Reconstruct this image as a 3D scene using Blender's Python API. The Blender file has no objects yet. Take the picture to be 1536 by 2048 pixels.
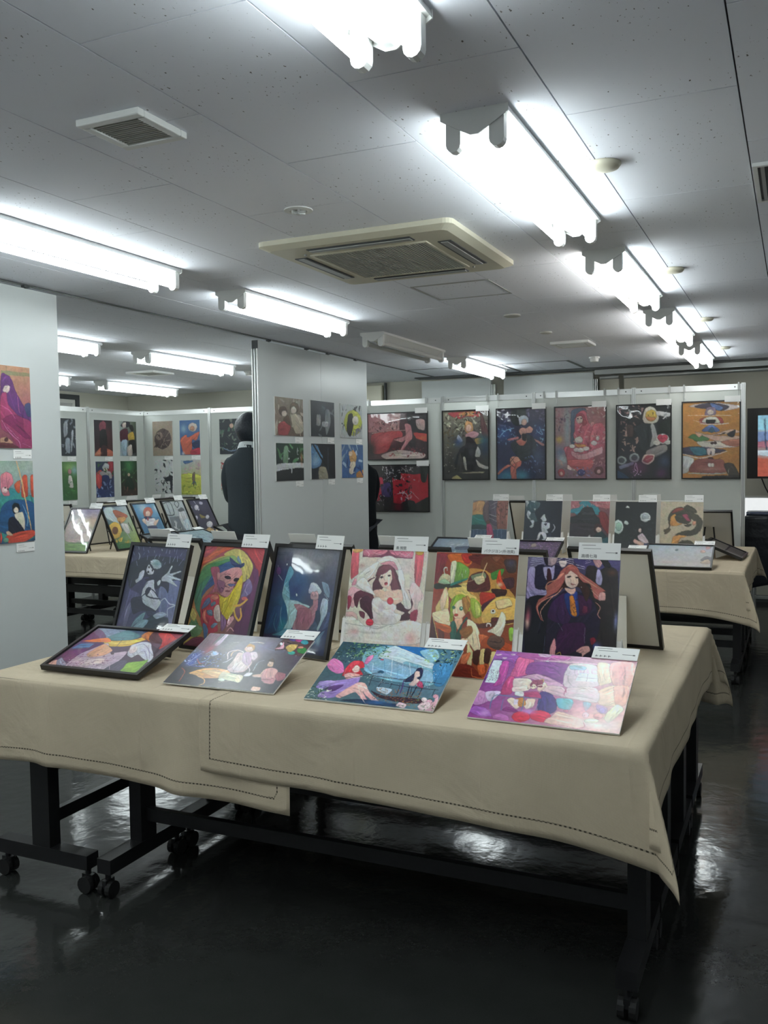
import bpy, bmesh, math, random
import numpy as np
from mathutils import Matrix, Vector
PI = math.pi
C = bpy.context.scene.collection
scene = bpy.context.scene

# ---------------------------------------------------------------- camera, world, exposure
cam = bpy.data.cameras.new('camera')
camo = bpy.data.objects.new('camera', cam); C.objects.link(camo)
FPX = 1813.12
CR = (0.9103229, 0.4136357, -0.0147554); CU = (-0.0084519, 0.0542196, 0.9984933); CF = (-0.4138125, 0.9088266, -0.0528534)
cam.sensor_fit = 'AUTO'; cam.sensor_width = 36.0
cam.lens = FPX / 2048 * 36.0
cam.clip_start = 0.05; cam.clip_end = 100
camo.matrix_world = Matrix(((CR[0], CU[0], -CF[0], 0), (CR[1], CU[1], -CF[1], 0), (CR[2], CU[2], -CF[2], 1.44), (0, 0, 0, 1)))
scene.camera = camo
world = bpy.data.worlds.new('overcast_daylight'); scene.world = world; world.use_nodes = True
world.node_tree.nodes['Background'].inputs[0].default_value = (0.80, 0.90, 1.0, 1)
world.node_tree.nodes['Background'].inputs[1].default_value = 1.5
vs = scene.view_settings
vs.view_transform = 'Standard'; vs.look = 'None'; vs.gamma = 1.0; vs.use_curve_mapping = False
vs.exposure = 0.16
LAMP = 20.0            # radiance of the fluorescent tubes
CEIL = 2.40
TZ = 0.727             # top of the cloth on the tables

# ---------------------------------------------------------------- materials
def srgb(h, k=1.0):
    v = [int(h[i:i+2], 16) / 255 for i in (0, 2, 4)]
    return [min(0.95, k * (c / 12.92 if c <= 0.04045 else ((c + 0.055) / 1.055) ** 2.4)) for c in v]
def nd(t, typ, **kw):
    n = t.nodes.new(typ)
    for k, v in kw.items():
        if k in n.inputs: n.inputs[k].default_value = v
        else: setattr(n, k, v)
    return n
def mat(name, col, rough=0.6, metal=0.0, spec=0.5, bump=None, var=None, coat=0.0, emit=None):
    m = bpy.data.materials.new(name); m.use_nodes = True; t = m.node_tree
    b = t.nodes['Principled BSDF']
    if isinstance(col, str): col = srgb(col)
    b.inputs['Base Color'].default_value = (*col[:3], 1); b.inputs['Roughness'].default_value = rough
    b.inputs['Metallic'].default_value = metal; b.inputs['Specular IOR Level'].default_value = spec
    b.inputs['Coat Weight'].default_value = coat
    tc = nd(t, 'ShaderNodeTexCoord')
    if bump:
        n = nd(t, 'ShaderNodeTexNoise', Scale=bump[0], Detail=3.0); t.links.new(tc.outputs['Object'], n.inputs['Vector'])
        bn = nd(t, 'ShaderNodeBump', Strength=bump[1], Distance=bump[2] if len(bump) > 2 else 0.01)
        t.links.new(n.outputs[0], bn.inputs['Height']); t.links.new(bn.outputs[0], b.inputs['Normal'])
    if var:
        n2 = nd(t, 'ShaderNodeTexNoise', Scale=var[0], Detail=4.0); t.links.new(tc.outputs['Object'], n2.inputs['Vector'])
        mr = nd(t, 'ShaderNodeMapRange'); mr.inputs['To Min'].default_value = 1 - var[1]; mr.inputs['To Max'].default_value = 1 + var[1]
        t.links.new(n2.outputs[0], mr.inputs['Value'])
        hv = nd(t, 'ShaderNodeHueSaturation'); hv.inputs['Color'].default_value = (*col[:3], 1)
        t.links.new(mr.outputs[0], hv.inputs['Value']); t.links.new(hv.outputs[0], b.inputs['Base Color'])
    if emit:
        b.inputs['Emission Color'].default_value = (*emit[0], 1); b.inputs['Emission Strength'].default_value = emit[1]
    return m
def mat_attr(name, rough, spec=0.5, coat=0.0, emit=0.0):
    m = mat(name, (1, 1, 1), rough, spec=spec, coat=coat); t = m.node_tree
    a = nd(t, 'ShaderNodeAttribute', attribute_name='Col')
    t.links.new(a.outputs['Color'], t.nodes['Principled BSDF'].inputs['Base Color'])
    if emit:
        t.links.new(a.outputs['Color'], t.nodes['Principled BSDF'].inputs['Emission Color'])
        t.nodes['Principled BSDF'].inputs['Emission Strength'].default_value = emit
    return m
M = {}
def ceiling_mat():
    m = mat('rock_wool_ceiling_board', (0.85, 0.87, 0.93), 0.85, spec=0.2); t = m.node_tree; b = t.nodes['Principled BSDF']
    tc = nd(t, 'ShaderNodeTexCoord'); mp = nd(t, 'ShaderNodeMapping'); mp.inputs['Scale'].default_value = (85, 45, 30)
    t.links.new(tc.outputs['Object'], mp.inputs[0])
    nz = nd(t, 'ShaderNodeTexNoise', Scale=1.0, Detail=3.0, Roughness=0.6); t.links.new(mp.outputs[0], nz.inputs['Vector'])
    n2 = nd(t, 'ShaderNodeTexNoise', Scale=3.2, Detail=1.0); t.links.new(tc.outputs['Object'], n2.inputs['Vector'])
    ad = nd(t, 'ShaderNodeMath', operation='MULTIPLY_ADD'); ad.inputs[1].default_value = 0.22
    t.links.new(n2.outputs[0], ad.inputs[0]); t.links.new(nz.outputs[0], ad.inputs[2])
    mr = nd(t, 'ShaderNodeMapRange'); mr.inputs['From Min'].default_value = 0.80; mr.inputs['From Max'].default_value = 0.825
    t.links.new(ad.outputs[0], mr.inputs['Value'])
    mx = nd(t, 'ShaderNodeMix', data_type='RGBA'); mx.inputs[6].default_value = (0.85, 0.87, 0.93, 1); mx.inputs[7].default_value = (0.16, 0.15, 0.14, 1)
    t.links.new(mr.outputs[0], mx.inputs[0]); t.links.new(mx.outputs[2], b.inputs['Base Color'])
    bp = nd(t, 'ShaderNodeBump', Strength=0.4, Distance=0.002); bp.invert = True
    t.links.new(mr.outputs[0], bp.inputs['Height']); t.links.new(bp.outputs[0], b.inputs['Normal'])
    return m
def floor_mat():
    m = mat('dark_polished_vinyl', (0.03, 0.033, 0.032), 0.16, spec=0.32); t = m.node_tree; b = t.nodes['Principled BSDF']
    tc = nd(t, 'ShaderNodeTexCoord')
    n = nd(t, 'ShaderNodeTexNoise', Scale=9.0, Detail=5.0); t.links.new(tc.outputs['Object'], n.inputs['Vector'])
    cr = nd(t, 'ShaderNodeMix', data_type='RGBA'); cr.inputs[6].default_value = (0.019, 0.0205, 0.019, 1); cr.inputs[7].default_value = (0.038, 0.04, 0.037, 1)
    n3 = nd(t, 'ShaderNodeTexNoise', Scale=260.0, Detail=2.0); t.links.new(tc.outputs['Object'], n3.inputs['Vector'])
    ml = nd(t, 'ShaderNodeMath', operation='MULTIPLY_ADD'); ml.inputs[1].default_value = 0.5
    t.links.new(n3.outputs[0], ml.inputs[0]); 
    m2 = nd(t, 'ShaderNodeMath', operation='MULTIPLY'); m2.inputs[1].default_value = 0.5; t.links.new(n.outputs[0], m2.inputs[0]); t.links.new(m2.outputs[0], ml.inputs[2])
    t.links.new(ml.outputs[0], cr.inputs[0]); t.links.new(cr.outputs[2], b.inputs['Base Color'])
    rr = nd(t, 'ShaderNodeMapRange'); rr.inputs['To Min'].default_value = 0.07; rr.inputs['To Max'].default_value = 0.18
    t.links.new(n.outputs[0], rr.inputs['Value']); t.links.new(rr.outputs[0], b.inputs['Roughness'])
    w = nd(t, 'ShaderNodeTexNoise', Scale=13.0, Detail=3.0); t.links.new(tc.outputs['Object'], w.inputs['Vector'])
    bp = nd(t, 'ShaderNodeBump', Strength=0.16, Distance=0.01); t.links.new(w.outputs[0], bp.inputs['Height']); t.links.new(bp.outputs[0], b.inputs['Normal'])
    return m
def cloth_mat(name='beige_linen', col=(0.55, 0.465, 0.34), hem=True):
    m = mat(name, col, 0.9, spec=0.15); t = m.node_tree; b = t.nodes['Principled BSDF']
    tc = nd(t, 'ShaderNodeTexCoord')
    mp = nd(t, 'ShaderNodeMapping'); mp.inputs['Scale'].default_value = (1, 1, 1); t.links.new(tc.outputs['UV'], mp.inputs[0])
    ws = []
    for ax in ('X', 'Y'):
        w = nd(t, 'ShaderNodeTexWave', Scale=110.0, Distortion=1.5, Detail=1.0); w.bands_direction = ax; t.links.new(mp.outputs[0], w.inputs['Vector']); ws.append(w)
    ad = nd(t, 'ShaderNodeMath', operation='ADD'); t.links.new(ws[0].outputs['Fac'], ad.inputs[0]); t.links.new(ws[1].outputs['Fac'], ad.inputs[1])
    n = nd(t, 'ShaderNodeTexNoise', Scale=7.0, Detail=6.0); t.links.new(tc.outputs['UV'], n.inputs['Vector'])
    mr = nd(t, 'ShaderNodeMapRange'); mr.inputs['To Min'].default_value = 0.9; mr.inputs['To Max'].default_value = 1.08; t.links.new(n.outputs[0], mr.inputs['Value'])
    hv = nd(t, 'ShaderNodeHueSaturation'); hv.inputs['Color'].default_value = (*col, 1); t.links.new(mr.outputs[0], hv.inputs['Value'])
    out = hv.outputs[0]
    if hem:   # open-work hem stitching, 4 cm in from the edge of the cloth
        at = nd(t, 'ShaderNodeAttribute', attribute_name='edge')
        s1 = nd(t, 'ShaderNodeMath', operation='SUBTRACT'); s1.inputs[1].default_value = 0.042; t.links.new(at.outputs['Fac'], s1.inputs[0])
        ab = nd(t, 'ShaderNodeMath', operation='ABSOLUTE'); t.links.new(s1.outputs[0], ab.inputs[0])
        lt = nd(t, 'ShaderNodeMath', operation='LESS_THAN'); lt.inputs[1].default_value = 0.0022; t.links.new(ab.outputs[0], lt.inputs[0])
        ck = nd(t, 'ShaderNodeTexChecker', Scale=170.0); t.links.new(tc.outputs['UV'], ck.inputs['Vector'])
        mm = nd(t, 'ShaderNodeMath', operation='MULTIPLY_ADD'); mm.inputs[1].default_value = 0.6; mm.inputs[2].default_value = 0.35; t.links.new(ck.outputs['Fac'], mm.inputs[0])
        mu = nd(t, 'ShaderNodeMath', operation='MULTIPLY'); t.links.new(lt.outputs[0], mu.inputs[0]); t.links.new(mm.outputs[0], mu.inputs[1])
        mx = nd(t, 'ShaderNodeMix', data_type='RGBA'); mx.inputs[7].default_value = (0.05, 0.042, 0.03, 1)
        t.links.new(mu.outputs[0], mx.inputs[0]); t.links.new(out, mx.inputs[6]); out = mx.outputs[2]
    t.links.new(out, b.inputs['Base Color'])
    bp = nd(t, 'ShaderNodeBump', Strength=0.25, Distance=0.001); t.links.new(ad.outputs[0], bp.inputs['Height'])
    sx = nd(t, 'ShaderNodeSeparateXYZ'); t.links.new(tc.outputs['UV'], sx.inputs[0]); rid = []
    for ax in (0, 1):
        pp = nd(t, 'ShaderNodeMath', operation='PINGPONG'); pp.inputs[1].default_value = 0.19; t.links.new(sx.outputs[ax], pp.inputs[0])
        q_ = nd(t, 'ShaderNodeMapRange'); q_.inputs['From Min'].default_value = 0.0; q_.inputs['From Max'].default_value = 0.007; q_.inputs['To Min'].default_value = 1.0; q_.inputs['To Max'].default_value = 0.0
        t.links.new(pp.outputs[0], q_.inputs['Value']); rid.append(q_)
    rs_ = nd(t, 'ShaderNodeMath', operation='ADD'); t.links.new(rid[0].outputs[0], rs_.inputs[0]); t.links.new(rid[1].outputs[0], rs_.inputs[1])
    b3 = nd(t, 'ShaderNodeBump', Strength=0.35, Distance=0.003); t.links.new(rs_.outputs[0], b3.inputs['Height']); t.links.new(bp.outputs[0], b3.inputs['Normal']); bp = b3
    w2 = nd(t, 'ShaderNodeTexNoise', Scale=3.6, Detail=4.0, Distortion=1.2); t.links.new(tc.outputs['UV'], w2.inputs['Vector'])
    b2 = nd(t, 'ShaderNodeBump', Strength=0.55, Distance=0.03); t.links.new(w2.outputs[0], b2.inputs['Height']); t.links.new(bp.outputs[0], b2.inputs['Normal'])
    t.links.new(b2.outputs[0], b.inputs['Normal'])
    return m
def glazing_mat():
    m = bpy.data.materials.new('clear_acrylic_glazing'); m.use_nodes = True; t = m.node_tree; t.nodes.clear()
    o = nd(t, 'ShaderNodeOutputMaterial'); mx = nd(t, 'ShaderNodeMixShader'); tr = nd(t, 'ShaderNodeBsdfTransparent'); gl = nd(t, 'ShaderNodeBsdfGlossy', Roughness=0.03)
    fr = nd(t, 'ShaderNodeFresnel', IOR=1.5); tc = nd(t, 'ShaderNodeTexCoord')
    n = nd(t, 'ShaderNodeTexNoise', Scale=6.0, Detail=1.5); t.links.new(tc.outputs['Object'], n.inputs['Vector'])
    bp = nd(t, 'ShaderNodeBump', Strength=0.5, Distance=0.0035); t.links.new(n.outputs[0], bp.inputs['Height']); t.links.new(bp.outputs[0], gl.inputs['Normal'])
    ge = nd(t, 'ShaderNodeNewGeometry'); inv = nd(t, 'ShaderNodeMath', operation='SUBTRACT'); inv.inputs[0].default_value = 1.0; t.links.new(ge.outputs['Backfacing'], inv.inputs[1])
    mu = nd(t, 'ShaderNodeMath', operation='MULTIPLY'); t.links.new(fr.outputs[0], mu.inputs[0]); t.links.new(inv.outputs[0], mu.inputs[1])
    t.links.new(mu.outputs[0], mx.inputs[0]); t.links.new(tr.outputs[0], mx.inputs[1]); t.links.new(gl.outputs[0], mx.inputs[2]); t.links.new(mx.outputs[0], o.inputs[0])
    return m
M['ceiling'] = ceiling_mat(); M['floor'] = floor_mat(); M['linen'] = cloth_mat(); M['glazing'] = glazing_mat()
M['slab'] = mat('dark_ceiling_slab', (0.10, 0.10, 0.105), 0.9)  # dark slab behind the boards, seen in the joints
M['wall'] = mat('beige_painted_wall', (0.50, 0.49, 0.42), 0.8, bump=(60, 0.15, 0.002), var=(1.2, 0.04))
M['wallw'] = mat('white_bounce_wall', (0.82, 0.83, 0.83), 0.8, bump=(60, 0.15, 0.002))  # white picked for the unseen walls so they bounce fill light
M['panel'] = mat('pale_grey_partition_laminate', (0.55, 0.58, 0.575), 0.32, spec=0.45, bump=(1.3, 0.12, 0.02))
M['board'] = mat('off_white_display_board', (0.56, 0.585, 0.55), 0.5, bump=(1.1, 0.1, 0.02), var=(0.8, 0.03))
M['alu'] = mat('brushed_aluminium', (0.72, 0.73, 0.72), 0.28, metal=0.85, bump=(40, 0.05, 0.001))
M['alud'] = mat('dull_aluminium', (0.42, 0.43, 0.42), 0.4, metal=0.7)
M['dark'] = mat('dark_grey_metal', (0.055, 0.06, 0.062), 0.45, spec=0.4)
M['black'] = mat('black_powder_coated_steel', (0.012, 0.012, 0.013), 0.35, spec=0.4, var=(30, 0.2))
M['rubber'] = mat('black_rubber', (0.012, 0.012, 0.012), 0.6, spec=0.3)
M['blackframe'] = mat('black_picture_frame', (0.014, 0.013, 0.013), 0.3, spec=0.5)
M['white'] = mat('white_enamel', (0.78, 0.79, 0.77), 0.35)
M['ivory'] = mat('aged_ivory_plastic', (0.66, 0.63, 0.50), 0.45, var=(3, 0.05))
M['grille'] = mat('grey_ivory_grille', (0.52, 0.52, 0.48), 0.6)
M['filter'] = mat('grey_filter_mesh', (0.26, 0.26, 0.24), 0.8)
M['card'] = mat('white_card', (0.86, 0.86, 0.84), 0.6)
M['foam'] = mat('white_foam_board', (0.84, 0.83, 0.80), 0.6)
M['backing'] = mat('grey_beige_frame_backing', (0.74, 0.71, 0.63), 0.8, var=(3, 0.04))
M['ink'] = mat('grey_print_ink', (0.14, 0.14, 0.14), 0.7)
M['print'] = mat_attr('printed_paper', 0.45)
M['gloss'] = mat_attr('glossy_printed_board', 0.24, spec=0.45)
M['screen'] = mat_attr('lit_television_picture', 0.2, emit=0.45)
M['tube'] = mat('lit_fluorescent_tube', (0.9, 0.9, 0.9), 0.4, emit=((0.89, 0.985, 1.0), LAMP))
M['tubew'] = mat('lit_warmer_fluorescent_tube', (0.9, 0.9, 0.9), 0.4, emit=((1.0, 0.97, 0.92), LAMP))
M['tubeoff'] = mat('unlit_fluorescent_tube', (0.62, 0.62, 0.60), 0.3)
M['blind'] = mat('beige_roller_blind', (0.36, 0.345, 0.29), 0.85, bump=(200, 0.1, 0.001))
M['hair'] = mat('blue_black_hair', (0.012, 0.017, 0.026), 0.45, bump=(90, 0.5, 0.01))
M['skin'] = mat('warm_skin', (0.42, 0.26, 0.19), 0.5)
M['knit'] = mat('charcoal_knit', (0.045, 0.055, 0.062), 0.9, spec=0.15, bump=(160, 0.4, 0.004))
M['shirt'] = mat('white_shirt_cotton', (0.62, 0.66, 0.66), 0.8)
M['trouser'] = mat('dark_navy_trousers', (0.018, 0.02, 0.027), 0.85)
M['coat'] = mat('black_wool_coat', (0.009, 0.011, 0.013), 0.9, spec=0.15)
M['shoe'] = mat('black_leather', (0.01, 0.01, 0.01), 0.3)
M['blackcloth'] = mat('black_satin_cloth', (0.010, 0.012, 0.018), 0.3, bump=(7, 0.7, 0.02))
M['bluecloth'] = mat('dark_blue_satin_cloth', (0.03, 0.04, 0.08), 0.25, bump=(9, 0.6, 0.02))
M['facade'] = mat('cream_tiled_facade', (0.80, 0.74, 0.68), 0.8, var=(2, 0.06))
M['glass'] = None
gm = bpy.data.materials.new('window_glass'); gm.use_nodes = True; t = gm.node_tree; t.nodes.clear()
o_ = nd(t, 'ShaderNodeOutputMaterial'); mx_ = nd(t, 'ShaderNodeMixShader'); fr_ = nd(t, 'ShaderNodeFresnel', IOR=1.45)
tr_ = nd(t, 'ShaderNodeBsdfTransparent'); gl_ = nd(t, 'ShaderNodeBsdfGlossy', Roughness=0.01)
t.links.new(fr_.outputs[0], mx_.inputs[0]); t.links.new(tr_.outputs[0], mx_.inputs[1]); t.links.new(gl_.outputs[0], mx_.inputs[2]); t.links.new(mx_.outputs[0], o_.inputs[0])
M['glass'] = gm

# ---------------------------------------------------------------- mesh helpers
class MB:
    def __init__(s): s.v = []; s.f = []
    def add(s, vs, fs):
        n = len(s.v); s.v += [tuple(p) for p in vs]; s.f += [tuple(n + i for i in f) for f in fs]; return s
    def box(s, x0, x1, y0, y1, z0, z1, T=None):
        P = [Vector((x, y, z)) for z in (z0, z1) for y in (y0, y1) for x in (x0, x1)]
        if T is not None: P = [T @ p for p in P]
        return s.add(P, [(0, 2, 3, 1), (4, 5, 7, 6), (0, 1, 5, 4), (2, 6, 7, 3), (0, 4, 6, 2), (1, 3, 7, 5)])
    def tube(s, a, b, r, n=10, r2=None):
        a = Vector(a); b = Vector(b); d = (b - a).normalized(); r2 = r if r2 is None else r2
        u = d.orthogonal().normalized(); w = d.cross(u); P = []
        for c, rr in ((a, r), (b, r2)):
            for k in range(n): t = 2 * PI * k / n; P.append(c + u * rr * math.cos(t) + w * rr * math.sin(t))
        F = [(k, (k + 1) % n, n + (k + 1) % n, n + k) for k in range(n)] + [tuple(range(n))[::-1], tuple(range(n, 2 * n))]
        return s.add(P, F)
    def poly(s, pts, axis, a0, a1):      # extrude an outline along an axis
        n = len(pts)
        def mk(p, q):
            return {'x': (q, p[0], p[1]), 'y': (p[0], q, p[1]), 'z': (p[0], p[1], q)}[axis]
        P = [mk(p, a0) for p in pts] + [mk(p, a1) for p in pts]
        return s.add(P, [(k, (k + 1) % n, n + (k + 1) % n, n + k) for k in range(n)] + [tuple(range(n))[::-1], tuple(range(n, 2 * n))])
    def lathe(s, prof, n=20, c=(0, 0, 0)):
        P = []; F = []
        for r, z in prof:
            for k in range(n): t = 2 * PI * k / n; P.append((c[0] + r * math.cos(t), c[1] + r * math.sin(t), c[2] + z))
        for i in range(len(prof) - 1):
            for k in range(n): F.append((i * n + k, i * n + (k + 1) % n, (i + 1) * n + (k + 1) % n, (i + 1) * n + k))
        F += [tuple(range(n))[::-1], tuple(range((len(prof) - 1) * n, len(prof) * n))]
        return s.add(P, F)
    def mesh(s, name, m, smooth=False):
        me = bpy.data.meshes.new(name); me.from_pydata(s.v, [], s.f); me.materials.append(m)
        bm = bmesh.new(); bm.from_mesh(me); bmesh.ops.recalc_face_normals(bm, faces=bm.faces); bm.to_mesh(me); bm.free()
        if smooth: me.shade_smooth()
        return me
    def build(s, name, m, parent=None, smooth=False, bevel=0):
        o = bpy.data.objects.new(name, s.mesh(name, m, smooth)); C.objects.link(o)
        if parent is not None: o.parent = parent
        if bevel:
            b = o.modifiers.new('bevel', 'BEVEL'); b.width = bevel; b.segments = 2; b.limit_method = 'ANGLE'
        return o
def link(name, me, parent=None):
    o = bpy.data.objects.new(name, me); C.objects.link(o)
    if parent is not None: o.parent = parent
    return o
def tag(o, label=None, cat=None, group=None, kind=None):
    if label: o['label'] = label
    if cat: o['category'] = cat
    if group: o['group'] = group
    if kind: o['kind'] = kind
    return o
def thing(name, label, cat, loc=(0, 0, 0), rz=0, group=None):
    o = bpy.data.objects.new(name, None); C.objects.link(o); o.location = loc; o.rotation_euler = (0, 0, rz)
    o.empty_display_size = 0.05
    return tag(o, label, cat, group)
def copy_tree(o, parent=None):
    c = o.copy(); C.objects.link(c); c.parent = parent
    for ch in list(o.children): copy_tree(ch, c)
    return c
def struct(mb, name, m, parent=None, **k):
    o = mb.build(name, m, parent, **k)
    if parent is None: o['kind'] = 'structure'
    return o
ORD = ['first', 'second', 'third', 'fourth', 'fifth', 'sixth', 'seventh', 'eighth']

# ---------------------------------------------------------------- room shell
XL, XR, YF, YB = -8.25, 2.2, -2.6, 9.80
struct(MB().box(XL, XR, YF, YB, -0.05, 0), 'floor', M['floor'])
ce = struct(MB().box(XL, XR, YF, YB, CEIL + 0.012, CEIL + 0.08), 'ceiling', M['slab'])
cw, cl, g = 0.4475, 0.918, 0.0022
def ceil_board(x0, x1, y0, y1): return MB().box(x0, x1, y0, y1, CEIL, CEIL + 0.014)
bd = ceil_board(0, cw - 2 * g, 0, cl - 2 * g).mesh('ceiling_panel', M['ceiling'])
for i in range(-18, 6):
    x0 = -0.593 + cw * i
    if x0 + cw > XR or x0 < XL - 0.05: continue
    off = 1.639 + (0.0 if i % 2 == 0 else cl / 2)
    k = -5
    while True:
        y0 = off + cl * k; k += 1
        if y0 + cl < YF + 0.01: continue
        if y0 > YB - 0.02: break
        ya, yb = max(y0, YF), min(y0 + cl, YB)
        if ya == y0 and yb == y0 + cl: link('ceiling_panel', bd, ce).location = (x0 + g, y0 + g, 0)
        else: ceil_board(x0 + g, x0 + cw - g, ya + g, yb - g).build('ceiling_panel', M['ceiling'], ce)
ceil_board(XL, -0.593 - 17 * cw - g, YF, YB).build('ceiling_panel', M['ceiling'], ce)
ceil_board(-0.593 + 6 * cw + g, XR, YF, YB).build('ceiling_panel', M['ceiling'], ce)
struct(MB().box(XL - 0.1, XL, YF, YB, 0, CEIL + 0.08), 'wall_left', M['wall'])
struct(MB().box(XR, XR + 0.1, YF, YB, 0, CEIL + 0.08), 'wall_right', M['wallw'])
struct(MB().box(XL, XR, YF - 0.1, YF, 0, CEIL + 0.08), 'wall_front', M['wallw'])
WX0, WX1, WZ0, WZ1 = -0.75, 1.15, 0.72, 1.55
wb = MB(); wb.box(XL, WX0, YB, YB + 0.12, 0, CEIL + 0.08); wb.box(WX1, XR, YB, YB + 0.12, 0, CEIL + 0.08)
wb.box(WX0, WX1, YB, YB + 0.12, 0, WZ0); wb.box(WX0, WX1, YB, YB + 0.12, WZ1, CEIL + 0.08)
struct(wb, 'wall_back', M['wall'])
struct(MB().box(XL, XR, YB - 0.012, YB, 0, 0.07), 'baseboard_back', M['dark'])
struct(MB().box(XL, XL + 0.012, YF, YB, 0, 0.07), 'baseboard_left', M['dark'])
wn = MB(); fwx = 0.035
wn.box(WX0, WX1, YB + 0.02, YB + 0.06, WZ0, WZ0 + fwx); wn.box(WX0, WX1, YB + 0.02, YB + 0.06, WZ1 - fwx, WZ1)
for x in (WX0, (WX0 + WX1) / 2 - fwx / 2, WX1 - fwx): wn.box(x, x + fwx, YB + 0.02, YB + 0.06, WZ0 + fwx, WZ1 - fwx)
w1 = struct(wn, 'window_1', M['alud'])
for x0, x1 in ((WX0 + fwx, (WX0 + WX1) / 2 - fwx / 2), ((WX0 + WX1) / 2 + fwx / 2, WX1 - fwx)):
    MB().box(x0, x1, YB + 0.036, YB + 0.042, WZ0 + fwx, WZ1 - fwx).build('pane', M['glass'], w1)
MB().box(WX0 - 0.03, WX1 + 0.03, YB - 0.03, YB + 0.02, WZ0 - 0.03, WZ0).build('window_sill', M['white'], w1)
# door frame in the left wall, its dark head showing above the display boards
d1 = struct(MB().box(XL, XL + 0.03, 8.80, 8.86, 0, 2.36).box(XL, XL + 0.03, 7.86, 7.92, 0, 2.36).box(XL, XL + 0.03, 7.92, 8.80, 2.30, 2.36), 'door_1', M['dark'])
MB().box(XL + 0.001, XL + 0.012, 7.92, 8.80, 0.01, 2.30).build('door_leaf', M['grille'], d1)
MB().box(XL + 0.012, XL + 0.06, 8.2, 8.7, 2.19, 2.25).build('door_closer', M['alu'], d1)
MB().tube((XL + 0.03, 8.0, 1.0), (XL + 0.03, 8.0, 1.12), 0.012).build('door_handle', M['alu'], d1)

# ---------------------------------------------------------------- ceiling tracks for the movable partitions
tr = MB(); tr.box(-3.685, -3.655, YF, 9.46, CEIL - 0.004, CEIL + 0.001)
struct(tr, 'trim_1', M['dark'])
tr = MB(); tr.box(-3.9, XR, 9.44, 9.60, CEIL - 0.012, CEIL + 0.001)
struct(tr, 'trim_2', M['dark'])
struct(MB().box(-1.93, XR, 9.60, 9.64, CEIL - 0.06, CEIL), 'trim_3', M['alud'])
tr = MB(); tr.box(-2.68, -2.65, 8.66, 9.44, CEIL - 0.004, CEIL + 0.001); tr.box(-2.01, -1.98, 8.66, 9.44, CEIL - 0.004, CEIL + 0.001); tr.box(-3.65, -1.98, 8.645, 8.66, CEIL - 0.003, CEIL + 0.001)
struct(tr, 'trim_4', M['dark'])

# ---------------------------------------------------------------- movable partition panels
def partition(y0, y1, label, post_end=None):
    X0, X1 = -3.695, -3.645
    r = thing('partition_panel', label, 'partition', ((X0 + X1) / 2, (y0 + y1) / 2, 0), group='movable partitions hung from the ceiling track')
    L = (y1 - y0) / 2
    MB().box(-0.025, 0.025, -L + 0.0015, L - 0.0015, 0.012, 2.375).build('panel_leaf', M['panel'], r)
    for yy in (-L * 0.6, L * 0.6):
        MB().tube((0, yy, 2.37), (0, yy, CEIL - 0.002), 0.008, 8).box(-0.012, 0.012, yy - 0.018, yy + 0.018, 2.385, 2.397).build('track_hanger', M['dark'], r)
    if post_end:
        e = MB()
        for x in (-0.026, -0.004, 0.018): e.box(x, x + 0.008, -L - 0.012, -L, 0.012, 2.31)
        e.build('edge_profile', M['alu'], r)
        MB().box(-0.022, 0.024, -L - 0.009, -L, 2.31, 2.37).build('edge_cap', M['dark'], r)
    return r
partition(2.82, 3.78, 'tall pale grey partition panel at far left carrying two colourful pictures')
partition(1.86, 2.82, 'pale grey partition panel left of the frame, before the one with two pictures')
partition(5.79, 6.765, 'pale grey partition panel behind the front table, with the metal edge facing the viewer', True)
partition(6.765, 7.66, 'right-hand pale grey partition panel behind the front table, beside the red framed posters')
# parked panels against the back wall
for (x0, x1, lb) in ((-3.90, -3.08, 'left of the two parked white panels above the display boards'), (-2.93, -1.96, 'right of the two parked white panels above the display boards')):
    r = thing('partition_panel', lb, 'partition', ((x0 + x1) / 2, 9.68, 0), group='white panels parked at the back wall')
    h = (x1 - x0) / 2
    for q in range(1): MB().box(-h, h, -0.025, 0.025, 0.01, 2.372).build('panel_leaf', M['panel'], r)
    e = MB()
    for q in (0.004, 0.022, 0.04): e.box(h + q, h + q + 0.009, -0.02, 0.02, 0.01, 2.30)
    e.build('edge_profile', M['alu'], r)
# roller blinds over the back windows
for (x0, x1, lb) in ((-1.90, -1.70, 'narrow beige roller blind beside the parked white panels'), (-1.65, XR - 0.05, 'wide beige roller blind behind the television')):
    r = thing('roller_blind', lb, 'blind', ((x0 + x1) / 2, 9.72, 0)); h = (x1 - x0) / 2
    MB().box(-h, h, -0.004, 0.004, 1.07, 2.30).build('blind_fabric', M['blind'], r)
    MB().tube((-h, 0, 2.315), (h, 0, 2.315), 0.022, 12).build('roller', M['alud'], r)
    MB().box(-h, h, -0.008, 0.008, 1.05, 1.07).build('bottom_bar', M['grille'], r)
# building seen through the window
r = thing('building', 'pale tiled building across the street seen through the low window', 'building', (0, 13.5, 0))
fa = MB(); fa.box(-6, 7, 0, 0.3, -6, 8); fa.build('facade', M['facade'], r)
for xx in (-2.6, -1.3, -0.25, 0.75, 1.9): MB().box(xx - 0.34, xx + 0.34, -0.02, 0.0, -0.6, 0.62).build('window', M['card'], r)

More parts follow.
